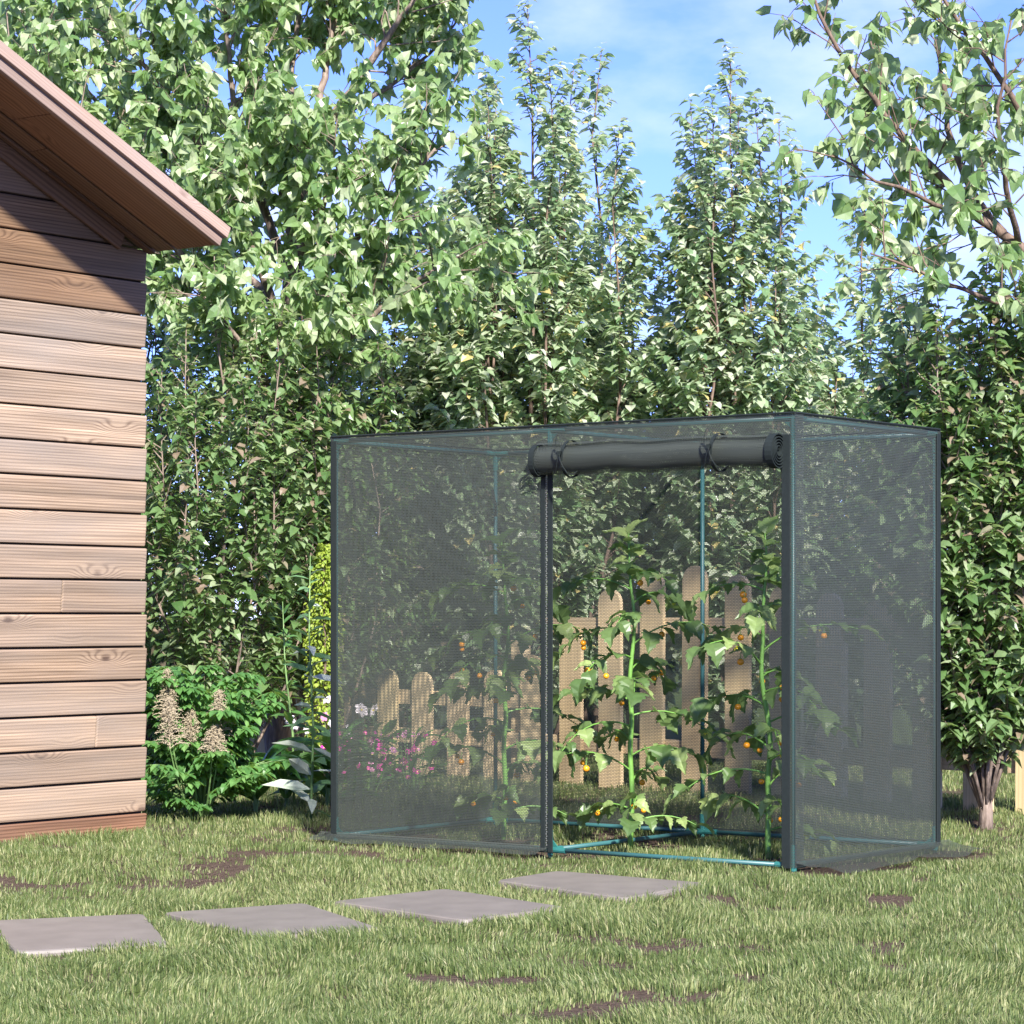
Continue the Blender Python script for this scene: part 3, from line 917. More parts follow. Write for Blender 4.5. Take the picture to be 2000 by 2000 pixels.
for tx in (CW / 2 + 0.135, CW - 0.285):
    mb = MB()
    an = np.linspace(-0.15, 2 * math.pi - 0.5, 28)
    mb.ribbon([(tx, -math.cos(a) * 0.070 * 0.96, math.sin(a) * 0.071) for a in an], (1, 0, 0), 0.014, 0.002)
    # bow loop on the front of the roll, knot and two tails
    lo = [(tx + 0.004 * math.sin(2 * a) + 0.016 * math.sin(a), -0.076 - 0.012 * math.sin(a / 2), 0.014 + 0.056 * (1 - math.cos(a)) / 2 * 1.3) for a in np.linspace(0, 2 * math.pi, 18)]
    mb.ribbon(lo, (0.55, -0.83, 0), 0.013, 0.002)
    mb.box((tx, -0.080, 0.018), (0.013, 0.012, 0.016))
    mb.ribbon([(tx, -0.080, 0.016), (tx + 0.010, -0.086, -0.012), (tx + 0.022, -0.084, -0.036), (tx + 0.036, -0.074, -0.058), (tx + 0.052, -0.060, -0.064), (tx + 0.066, -0.052, -0.052)], (0.5, -0.86, 0), 0.012, 0.002)
    mb.ribbon([(tx, -0.080, 0.016), (tx - 0.008, -0.083, -0.010), (tx - 0.016, -0.078, -0.036), (tx - 0.030, -0.068, -0.058)], (0.8, -0.6, 0), 0.009, 0.002)
    mb.build('tie_tape', M['binding'], roll)
for x, y, zz in ((0.03, 0.06, 1.47), (CW - 0.08, 0.03, 1.50), (0.02, CD - 0.05, 1.47), (CW - 0.03, CD - 0.05, 1.46)):
    mb = MB(); mb.ribbon([(x, y, zz + 0.03), (x + 0.006, y, zz), (x + 0.016, y + 0.004, zz - 0.04), (x + 0.012, y + 0.008, zz - 0.09)], (0.6, 0.8, 0), 0.012, 0.0016)
    mb.build('tie_tape', M['binding'], cage)


# ------------------------------------------------------------------ leaves: templates and crowns
def leaf_template(kind='ovate'):
    """x along the midrib, z up; returns verts and triangles (about a unit long)"""
    if kind == 'ovate':
        V = [(0, 0, 0), (0.24, 0.31, 0.10), (0.62, 0.27, 0.03), (1, 0, -0.20), (0.48, 0, -0.015), (0.24, -0.31, 0.10), (0.62, -0.27, 0.03)]
        T = [(0, 4, 1), (1, 4, 2), (4, 3, 2), (0, 5, 4), (5, 6, 4), (4, 6, 3)]
    elif kind == 'heart':
        V = [(0, 0, 0), (0.16, 0.34, 0.11), (0.58, 0.27, 0.03), (1, 0, -0.24), (0.45, 0, -0.02), (0.16, -0.34, 0.11), (0.58, -0.27, 0.03)]
        T = [(0, 4, 1), (1, 4, 2), (4, 3, 2), (0, 5, 4), (5, 6, 4), (4, 6, 3)]
    else:  # lance
        V = [(0, 0, 0), (0.30, 0.13, 0.03), (0.65, 0.11, 0.0), (1, 0, -0.16), (0.5, 0, -0.02), (0.30, -0.13, 0.03), (0.65, -0.11, 0.0)]
        T = [(0, 4, 1), (1, 4, 2), (4, 3, 2), (0, 5, 4), (5, 6, 4), (4, 6, 3)]
    return np.array(V, float), np.array(T, int)


def frames(D, N):
    X = D / (np.linalg.norm(D, axis=1)[:, None] + 1e-9)
    Y = np.cross(N, X); Y /= np.linalg.norm(Y, axis=1)[:, None] + 1e-9
    Z = np.cross(X, Y)
    return X, Y, Z


def scatter_leaves(P, D, N, S, kind):
    tv, tt = leaf_template(kind)
    X, Y, Z = frames(D, N)
    n = len(P)
    wid = rng.uniform(0.82, 1.15, n)[:, None, None]
    V = P[:, None, :] + S[:, None, None] * (tv[None, :, 0:1] * X[:, None, :] + wid * tv[None, :, 1:2] * Y[:, None, :] + tv[None, :, 2:3] * Z[:, None, :])
    Fc = tt[None] + (np.arange(n) * len(tv))[:, None, None]
    return V.reshape(-1, 3), Fc.reshape(-1, 3), np.repeat(rng.random(n), len(tt))


LEAF_ME = {}


def leaf_me(kind, mat):
    key = (kind, mat)
    if key not in LEAF_ME:
        tv, tt = leaf_template(kind)
        LEAF_ME[key] = fast_mesh('leaf', tv, [tt], M[mat])
    return LEAF_ME[key]


def crown(root, P, D, N, S, kind, mat, n_obj=300, name='crown'):
    """one crown of leaves: the front ones in the frame as single leaf objects, the rest joined"""
    P, D, N, S = (np.asarray(a, float) for a in (P, D, N, S))
    px, py = project(P)
    ok = (px > 5) & (px < 1995) & (py > 5) & (py < 1995)
    idx = np.where(ok)[0]
    depth = P[idx, 1] + rng.uniform(0, 0.12, len(idx))
    pick = idx[np.argsort(depth)[:n_obj]] if n_obj else np.array([], int)
    rest = np.setdiff1d(np.arange(len(P)), pick)
    org = np.array(root.location)
    V, Fc, rr = scatter_leaves(P[rest] - org, D[rest], N[rest], S[rest], kind)
    c = bpy.data.objects.new(name, fast_mesh(name, V, [Fc], M[mat], rnd=rr))
    link(c, root)
    c['kind'] = 'stuff'
    if len(pick):
        X, Y, Z = frames(D[pick], N[pick])
        me = leaf_me(kind, mat)
        for i, j in enumerate(pick):
            o = bpy.data.objects.new('leaf', me)
            COL.objects.link(o)
            o.parent = c
            s = S[j]; w = s * random.uniform(0.82, 1.15)
            q = P[j] - org
            o.matrix_basis = Matrix(((X[i, 0] * s, Y[i, 0] * w, Z[i, 0] * s, q[0]), (X[i, 1] * s, Y[i, 1] * w, Z[i, 1] * s, q[1]), (X[i, 2] * s, Y[i, 2] * w, Z[i, 2] * s, q[2]), (0, 0, 0, 1)))
    return c


def unit(a):
    return a / (np.linalg.norm(a) + 1e-9)


def columnar(name, label, loc, H, Rad, z0, leaf, mat, n_stems=9, dz=0.045, kind='ovate', shoot=0.42, droop=(-0.6, 0.28), group=None, bark='bark', trunk_r=0.03, clear_base=0.0, n_obj=300, gap=0.0145, topthin=0.2, single=False, tips=0.45):
    root = thing(name, label, 'tree', loc, 0, group)
    org = np.array(root.location)
    tb = MB()
    P, D, N, S = [], [], [], []
    if clear_base:
        tb.tube([(0, 0, -0.05), (0.006, 0.004, clear_base * 0.5), (0, 0, clear_base)], [trunk_r * 1.5, trunk_r * 1.15, trunk_r * 1.2], 9)
    for si in range(n_stems):
        ang = 2 * math.pi * (si + random.random() * 0.7) / n_stems
        rf = 0.0 if si == 0 else random.uniform(0.35, 1.0)
        tgt = Rad * 0.62 * rf
        h = H * (1.0 if si == 0 else 1.0 - tips * (0.30 + 0.70 * rf) * random.uniform(0.25, 1.0))
        b0 = np.array([math.cos(ang), math.sin(ang), 0]) * (0.01 if clear_base else Rad * 0.10 * rf)
        n = 9
        pts = []
        wob = rng.normal(0, 0.025, (n, 2))
        for i in range(n):
            t = i / (n - 1)
            fl = min(1.0, (t / 0.45)) ** 0.8
            q = b0 + np.array([math.cos(ang), math.sin(ang), 0]) * tgt * fl
            q[2] = clear_base * 0.5 + (h - clear_base * 0.5) * t if clear_base else -0.03 + h * t
            if 0 < i: q[:2] += wob[i] * min(1, t * 2)
            pts.append(q)
        pts = np.array(pts)
        r0 = trunk_r * (0.40 if clear_base else 1.0 if si == 0 else 0.62)
        tb.tube(pts, np.linspace(r0, 0.0025, n) ** 1.0, 5)
        zz = pts[:, 2]
        z = max(z0, zz[0]) + random.random() * dz
        while z < h - 0.02:
            t = (z - zz[0]) / (h - zz[0])
            p = np.array([np.interp(z, zz, pts[:, 0]), np.interp(z, zz, pts[:, 1]), z])
            az = random.uniform(0, 2 * math.pi) if rf < 0.3 else ang + random.gauss(0, 1.1)
            el = random.uniform(0.45, 1.05)
            ln = shoot * random.uniform(0.45, 1.0) * min(1.0, (1.02 - t) * 2.7) * min(1.0, 0.55 + (z - z0) * 0.9) + 0.05
            d = np.array([math.cos(az) * math.cos(el), math.sin(az) * math.cos(el), math.sin(el)])
            e = p + d * ln + np.array([0, 0, 0.12 * ln])
            mid = p + d * ln * 0.5 + np.array([0, 0, -0.02 * ln])
            if ln > 0.10: tb.tube([p, mid, e], [0.0042, 0.003, 0.0014], 3, cap=False)
            m = max(2, int(ln / gap))
            for q in range(m):
                f = 0.22 + 0.78 * (q + random.random() * 0.6) / m
                pp = p + (e - p) * min(1, f)
                a2 = az + (1 if q % 2 else -1) * random.uniform(0.35, 1.5)
                e2 = random.uniform(*droop)
                P.append(pp); D.append((math.cos(a2) * math.cos(e2), math.sin(a2) * math.cos(e2), math.sin(e2)))
                N.append((random.gauss(0, 0.33), random.gauss(0, 0.33), 1.0))
                S.append(leaf * random.uniform(0.5, 1.3) * (1 - 0.25 * max(0, t - 0.8) * 5 * 0.5))
            z += dz * random.uniform(0.6, 1.4) * (1 + topthin * t)
        # leaves on the leading tip
        for q in range(10):
            zq = h - 0.03 * q
            pp = np.array([np.interp(zq, zz, pts[:, 0]), np.interp(zq, zz, pts[:, 1]), zq])
            a2 = q * 2.4 + random.random(); e2 = random.uniform(-0.1, 0.8)
            P.append(pp); D.append((math.cos(a2) * math.cos(e2), math.sin(a2) * math.cos(e2), math.sin(e2)))
            N.append((random.gauss(0, 0.3), random.gauss(0, 0.3), 1.0)); S.append(leaf * random.uniform(0.6, 1.0))
    tb.build('trunk', M[bark], root, smooth=True)
    crown(root, np.array(P) + org, D, N, S, kind, mat, n_obj)
    return root


def spreading(name, label, loc, limbs, leaf, mat, radii, sub_gap=0.11, sub_len=(0.35, 0.8), twig_gap=0.075, twig_len=(0.10, 0.26), kind='heart', group=None, n_obj=300, bark='bark_light', hang=0.75, leaves=(4, 7), up=0.35):
    """limbs: polylines of world points; side branches, twigs and hanging leaves grow from them"""
    root = thing(name, label, 'tree', loc, 0, group)
    org = np.array(root.location)
    tb = MB(); P, D, N, S = [], [], [], []
    for pl, (ra, rb, leafy) in zip(limbs, radii):
        pts = np.array([tuple(p) for p in pl], float)
        # smooth the polyline a little
        t0 = np.concatenate([[0], np.cumsum(np.linalg.norm(np.diff(pts, axis=0), axis=1))])
        tt = np.linspace(0, t0[-1], max(6, int(t0[-1] / 0.10)))
        sm = np.stack([np.interp(tt, t0, pts[:, i]) for i in range(3)], 1)
        for _ in range(2):
            sm[1:-1] = (sm[:-2] + 2 * sm[1:-1] + sm[2:]) / 4
        sm[1:-1] += rng.normal(0, 0.006, sm[1:-1].shape)
        tb.tube(sm - org, np.linspace(ra, rb, len(sm)), 8)
        s = t0[-1] * leafy
        while s < t0[-1]:
            p = np.array([np.interp(s, tt, sm[:, i]) for i in range(3)])
            d0 = unit(np.array([np.interp(min(s + 0.1, t0[-1]), tt, sm[:, i]) for i in range(3)]) - p + 1e-6)
            rd = unit(rng.normal(0, 1, 3)); rd = unit(rd - d0 * np.dot(rd, d0) * 0.7)
            d = unit(d0 * 0.55 + rd * 0.85 + np.array([0, 0, up]))
            fin = 1.0 - 0.45 * s / t0[-1]
            ln = random.uniform(*sub_len) * fin
            q0, dirq = p.copy(), d.copy(); bp = [p]
            nst = max(3, int(ln / 0.10))
            for i in range(nst):
                dirq = unit(dirq + rng.normal(0, 0.16, 3) + np.array([0, 0, -0.03 * i]))
                q0 = q0 + dirq * ln / nst; bp.append(q0)
            bp = np.array(bp)
            tb.tube(bp - org, np.linspace(max(0.004, rb * 0.8), 0.0018, len(bp)), 4, cap=False)
            m = max(2, int(ln / twig_gap))
            for j in range(m):
                f = 0.25 + 0.75 * (j + 0.5) / m
                x = f * nst; i0 = min(int(x), nst - 1)
                pp = bp[i0] + (bp[i0 + 1] - bp[i0]) * (x - i0)
                td = unit(unit(bp[i0 + 1] - bp[i0]) * 0.6 + rng.normal(0, 0.7, 3) + np.array([0, 0, 0.15]))
                tl = random.uniform(*twig_len)
                te = pp + td * tl
                tb.tube([pp - org, (pp + te) / 2 - org + np.array([0, 0, 0.01]), te - org], [0.0022, 0.0018, 0.001], 3, cap=False)
                for q in range(random.randint(*leaves)):
                    lp = pp + (te - pp) * random.uniform(0.35, 1.0)
                    ld = unit(rng.normal(0, 0.55, 3) + td * 0.35 + np.array([0, 0, -hang]))
                    P.append(lp); D.append(ld)
                    nn = rng.normal(0, 0.55, 3) + np.array([0, -0.15, 0.8])
                    N.append(nn); S.append(leaf * random.uniform(0.55, 1.25))
            s += sub_gap * random.uniform(0.7, 1.3)
    tb.build('trunk', M[bark], root, smooth=True)
    crown(root, P, D, N, S, kind, mat, n_obj)
    return root


G_COL = 'narrow upright trees behind the fence'
# tall narrow trees behind the fence
def col_at(px, top_py, Y, **kw):
    p = at(px, HORIZON, Y)
    H = at(px, top_py, Y).z
    return columnar(loc=(p.x, p.y, 0), H=H, **kw)


col_at(1040, 0, 16.6, name='upright_tree', label='tallest narrow upright tree, pale leafy spire touching the top of the sky gap', Rad=0.80, z0=0.25, leaf=0.078, mat='leaf_pale', n_stems=12, shoot=0.52, dz=0.040, group=G_COL, tips=0.34)
col_at(1432, 92, 16.4, name='upright_tree', label='narrow upright tree with a pointed tip standing alone against the blue sky', Rad=0.62, z0=0.25, leaf=0.077, mat='leaf_pale', n_stems=11, shoot=0.46, dz=0.040, group=G_COL, tips=0.30)
col_at(1690, 345, 17.2, name='upright_tree', label='shorter narrow upright tree partly hidden by the big leaved branches beside it', Rad=0.75, z0=0.25, leaf=0.077, mat='leaf_pale', n_stems=11, shoot=0.50, dz=0.044, group=G_COL)
col_at(1235, 415, 17.6, name='upright_tree', label='low narrow upright tree filling the dip between the two tallest spires', Rad=0.66, z0=0.25, leaf=0.077, mat='leaf_pale', n_stems=10, shoot=0.50, dz=0.046, group=G_COL)
col_at(1165, 85, 17.4, name='upright_tree', label='slim upright tree with loose open sprigs just behind the tallest spire', Rad=0.55, z0=0.25, leaf=0.077, mat='leaf_pale', n_stems=8, shoot=0.40, dz=0.048, group=G_COL, tips=0.5, n_obj=200)
col_at(945, 130, 17.8, name='upright_tree', label='slim upright tree whose tip shows between the forked limbs and the tallest spire', Rad=0.60, z0=0.25, leaf=0.077, mat='leaf_pale', n_stems=8, shoot=0.44, dz=0.048, group=G_COL, tips=0.4, n_obj=200)
col_at(800, 235, 17.0, name='upright_tree', label='broad leafy upright tree standing under the forked limbs', Rad=0.85, z0=0.25, leaf=0.077, mat='leaf_pale', n_stems=12, shoot=0.54, dz=0.044, group=G_COL)
col_at(1560, 520, 18.6, name='upright_tree', label='upright tree farthest back, seen over the corner of the cage roof', Rad=0.9, z0=0.2, leaf=0.077, mat='leaf_pale', n_stems=10, shoot=0.55, dz=0.052, group=G_COL, n_obj=200)
col_at(1900, 560, 16.4, name='upright_tree', label='upright tree behind the multi stemmed shrub near the end of the fence', Rad=0.95, z0=0.2, leaf=0.068, mat='leaf_deep', n_stems=14, shoot=0.52, dz=0.042, group=G_COL, n_obj=200)
col_at(2130, 420, 15.4, name='upright_tree', label='upright tree at the far end of the fence beyond the shrub', Rad=0.9, z0=0.2, leaf=0.068, mat='leaf_deep', n_stems=10, shoot=0.46, dz=0.07, group=G_COL, n_obj=60)
# hedge-like shrubs nearer the shed
col_at(430, 490, 14.3, name='tall_shrub', label='tall many stemmed shrub growing between the shed corner and the cage', Rad=0.80, z0=0.30, leaf=0.066, mat='leaf_deep', n_stems=14, shoot=0.38, dz=0.036, gap=0.020, kind='heart', bark='bark_light', trunk_r=0.016, tips=0.3, group='many stemmed shrubs along the boundary')
col_at(610, 540, 14.9, name='tall_shrub', label='tall leafy shrub just left of the netting, between its many stemmed neighbour and the cage', Rad=0.70, z0=0.45, leaf=0.067, mat='leaf_deep', n_stems=12, shoot=0.40, dz=0.040, gap=0.021, kind='heart', bark='bark_light', trunk_r=0.016, tips=0.3, group='many stemmed shrubs along the boundary')
col_at(720, 560, 16.9, name='tall_shrub', label='tall dark shrub behind the left netting of the cage', Rad=0.95, z0=0.12, leaf=0.066, mat='leaf_deep', n_stems=14, shoot=0.44, dz=0.042, gap=0.021, kind='heart', trunk_r=0.018, tips=0.3, group='many stemmed shrubs along the boundary')
col_at(285, 370, 15.9, name='tall_shrub', label='tall shrub mostly hidden behind the shed corner', Rad=0.85, z0=0.2, leaf=0.068, mat='leaf_deep', n_stems=12, shoot=0.46, dz=0.045, gap=0.022, kind='heart', trunk_r=0.018, tips=0.3, n_obj=80, group='many stemmed shrubs along the boundary')
columnar(name='tall_shrub', label='vase shaped shrub on one bare trunk beside the cage at the fence', loc=(2.085, 11.72, 0), H=2.62, Rad=0.62, z0=0.24, leaf=0.068, mat='leaf_deep', n_stems=18, shoot=0.36, dz=0.032, gap=0.020, kind='heart', bark='bark_light', trunk_r=0.026, clear_base=0.16, tips=0.22, group='many stemmed shrubs along the boundary')

# the large tree behind the shed with its forked limbs
Y0 = 15.4
trunk_a = [at(545, 1440, Y0), at(555, 1100, Y0), at(560, 800, Y0), at(575, 480, Y0), at(602, 288, Y0)]
limbs_a = [
    trunk_a,
    [at(602, 288, Y0), at(650, 222, Y0 - .05), at(695, 172, Y0 - .1), at(738, 100, Y0 - .2), at(785, 38, Y0 - .3), at(840, -60, Y0 - .4)],
    [at(604, 285, Y0), at(628, 180, Y0 + .1), at(640, 90, Y0 + .2), at(665, 10, Y0 + .3), at(680, -90, Y0 + .3)],
    [at(572, 480, Y0), at(548, 330, Y0 + .1), at(572, 200, Y0 + .15), at(566, 110, Y0 + .2), at(590, 20, Y0 + .2), at(600, -80, Y0 + .2)],
    [at(640, 238, Y0), at(730, 190, Y0 + .2), at(800, 140, Y0 + .2), at(870, 80, Y0 + .2), at(905, 20, Y0 + .2)],
    [at(565, 700, Y0), at(500, 500, Y0 - .3), at(420, 330, Y0 - .5), at(330, 190, Y0 - .7), at(230, 60, Y0 - .8), at(150, -60, Y0 - .9)],
    [at(562, 760, Y0), at(470, 640, Y0 - .5), at(380, 540, Y0 - .7), at(300, 430, Y0 - .9), at(200, 300, Y0 - 1.0), at(90, 180, Y0 - 1.1), at(10, 90, Y0 - 1.2)],
    [at(568, 620, Y0), at(640, 520, Y0 - .4), at(720, 440, Y0 - .6), at(800, 360, Y0 - .7), at(850, 290, Y0 - .8)],
    [at(560, 820, Y0), at(640, 700, Y0 - .5), at(730, 610, Y0 - .7), at(820, 540, Y0 - .8), at(900, 500, Y0 - .8)],
    [at(560, 860, Y0), at(520, 740, Y0 - .6), at(450, 640, Y0 - .9), at(380, 560, Y0 - 1.0)],
    [at(566, 640, Y0), at(500, 560, Y0 + .4), at(400, 420, Y0 + .7), at(280, 300, Y0 + .9), at(120, 120, Y0 + 1.0), at(20, 20, Y0 + 1.0)],
    [at(570, 560, Y0), at(520, 420, Y0 + .1), at(470, 280, Y0 - .1), at(450, 140, Y0 - .2), at(440, 0, Y0 - .3), at(430, -80, Y0 - .3)],
    [at(572, 520, Y0), at(620, 430, Y0 - .4), at(640, 360, Y0 - .6), at(700, 300, Y0 - .8)],
]
radii_a = [(0.085, 0.05, 0.95), (0.036, 0.008, 0.45), (0.028, 0.008, 0.5), (0.034, 0.008, 0.5), (0.018, 0.005, 0.35)] + [(0.030, 0.007, 0.25)] * 8
b = trunk_a[0]
spreading('garden_tree', 'large spreading tree with forked bare limbs rising above the shed roof', (b.x, b.y, 0), [[Vector((b.x, b.y, -0.05))] + trunk_a] + limbs_a[1:], 0.084, 'leaf_bright', radii_a, sub_gap=0.056, sub_len=(0.4, 1.0), twig_gap=0.066, leaves=(9, 13))

# the tree that leans in from the right
Y1 = 11.6
tr_e = [Vector((2.86, Y1, -0.05)), Vector((2.84, Y1, 0.9)), Vector((2.76, Y1, 1.7)), Vector((2.62, Y1, 2.25))]
fk = tr_e[-1]
limbs_e = [
    tr_e,
    [fk, at(1985, 478, Y1), at(1925, 430, Y1), at(1850, 362, Y1 - .1), at(1770, 280, Y1 - .2), at(1700, 190, Y1 - .3), at(1640, 105, Y1 - .35), at(1590, 20, Y1 - .4), at(1560, -60, Y1 - .4)],
    [at(1960, 455, Y1), at(1890, 385, Y1 + .1), at(1872, 300, Y1 + .1), at(1840, 190, Y1 + .1), at(1835, 90, Y1 + .1), at(1845, -40, Y1 + .1)],
    [at(2060, 420, Y1), at(1990, 200, Y1 - .2), at(1920, 110, Y1 - .3), at(1850, 20, Y1 - .35), at(1810, -60, Y1 - .4)],
    [at(1925, 430, Y1), at(1840, 405, Y1 - .2), at(1760, 372, Y1 - .4), at(1680, 330, Y1 - .5), at(1620, 300, Y1 - .5)],
    [fk, at(2010, 610, Y1 - .2), at(1930, 590, Y1 - .3), at(1850, 555, Y1 - .4), at(1760, 520, Y1 - .5), at(1700, 495, Y1 - .5)],
    [at(1990, 480, Y1), at(1960, 360, Y1 - .3), at(1950, 260, Y1 - .4), at(1960, 150, Y1 - .5), at(1975, 40, Y1 - .5)],
    [fk, at(2090, 300, Y1 + .2), at(2060, 120, Y1 + .2), at(2040, -40, Y1 + .2)],
    [at(1850, 362, Y1), at(1790, 330, Y1 + .3), at(1740, 250, Y1 + .4), at(1730, 150, Y1 + .4), at(1700, 80, Y1 + .4)],
]
radii_e = [(0.085, 0.05, 0.98), (0.03, 0.005, 0.28), (0.02, 0.005, 0.3), (0.02, 0.005, 0.3), (0.014, 0.004, 0.15), (0.018, 0.004, 0.25), (0.016, 0.004, 0.15), (0.02, 0.005, 0.2), (0.012, 0.004, 0.2)]
spreading('garden_tree', 'tree with large drooping leaves whose branches lean in over the shrub by the cage', (tr_e[0].x, tr_e[0].y, 0), limbs_e, 0.080, 'leaf_bright', radii_e, sub_gap=0.085, sub_len=(0.25, 0.6), twig_gap=0.075, twig_len=(0.06, 0.18), leaves=(4, 7), bark='bark')

# ------------------------------------------------------------------ tomato plants in the cage
def tomato_leaf_mesh(var):
    r_ = random.Random(50 + var)
    n = 6
    xs_ = np.linspace(0, 1, n + 1)
    prof = [0.03, 0.26, 0.36, 0.31, 0.22, 0.13, 0.0]
    V, T = [], []
    bend = [0.0, 0.03, 0.03, -0.01, -0.09, -0.20, -0.34]
    tw = r_.uniform(-0.12, 0.12)
    for i, (x, p_, zb_) in enumerate(zip(xs_, prof, bend)):
        fold = 0.30 * p_
        j = 0.05 if i % 2 else -0.04
        V += [(x * (1 - 0.12 * x), 0, zb_), (x - j, p_ * r_.uniform(0.85, 1.15), zb_ + fold + tw * p_), (x - j, -p_ * r_.uniform(0.85, 1.15), zb_ + fold - tw * p_)]
        if 0 < i < n:   # tooth between two rows
            xm = (xs_[i] + xs_[min(i + 1, n)]) / 2
    for i in range(n):
        a, b = 3 * i, 3 * (i + 1)
        T += [(a, b, a + 1), (a + 1, b, b + 1), (a, a + 2, b), (a + 2, b + 2, b)]
    # pointed teeth along the margin
    for i in range(1, n - 1):
        for s in (1, 2):
            a, b = V[3 * i + s], V[3 * (i + 1) + s]
            m = [(a[k_] + b[k_]) / 2 for k_ in range(3)]
            tip = (m[0] + 0.05, m[1] * 1.28, m[2] - 0.01)
            V.append(tip)
            q = len(V) - 1
            T.append((3 * i + s, 3 * (i + 1) + s, q) if s == 1 else (3 * (i + 1) + s, 3 * i + s, q))
    return fast_mesh('leaf', V, [np.array(T)], M['leaf_tomato'])


TL = [tomato_leaf_mesh(i) for i in range(4)]
mb = MB(); mb.ball((0, 0, -0.0122), 0.0122, 12, 8, 0.95)
FRUIT = mb.mesh('fruit', M['tomato'], smooth=True)
mb = MB(); mb.tube([(0, 0, 0), (0, 0.002, 0.012), (0.004, 0.003, 0.026)], [0.0016, 0.0012, 0.001], 5)
for i in range(5):
    a = i * 2 * math.pi / 5
    mb.add([(0, 0, 0.0005), (0.005 * math.cos(a - .4), 0.005 * math.sin(a - .4), 0.0012), (0.0115 * math.cos(a), 0.0115 * math.sin(a), -0.002), (0.005 * math.cos(a + .4), 0.005 * math.sin(a + .4), 0.0012)], [(0, 1, 2, 3)])
CALYX = mb.mesh('calyx', M['stem_tomato'])
mb = MB()
for i in range(5):
    a = i * 2 * math.pi / 5
    mb.add([(0, 0, 0), (0.006 * math.cos(a - .45), 0.006 * math.sin(a - .45), 0.001), (0.014 * math.cos(a), 0.014 * math.sin(a), -0.005), (0.006 * math.cos(a + .45), 0.006 * math.sin(a + .45), 0.001)], [(0, 1, 2, 3)])
mb.tube([(0, 0, 0), (0, 0, -0.007)], [0.002, 0.001], 5)
FLOWER = mb.mesh('flower', M['tomato_flower'])


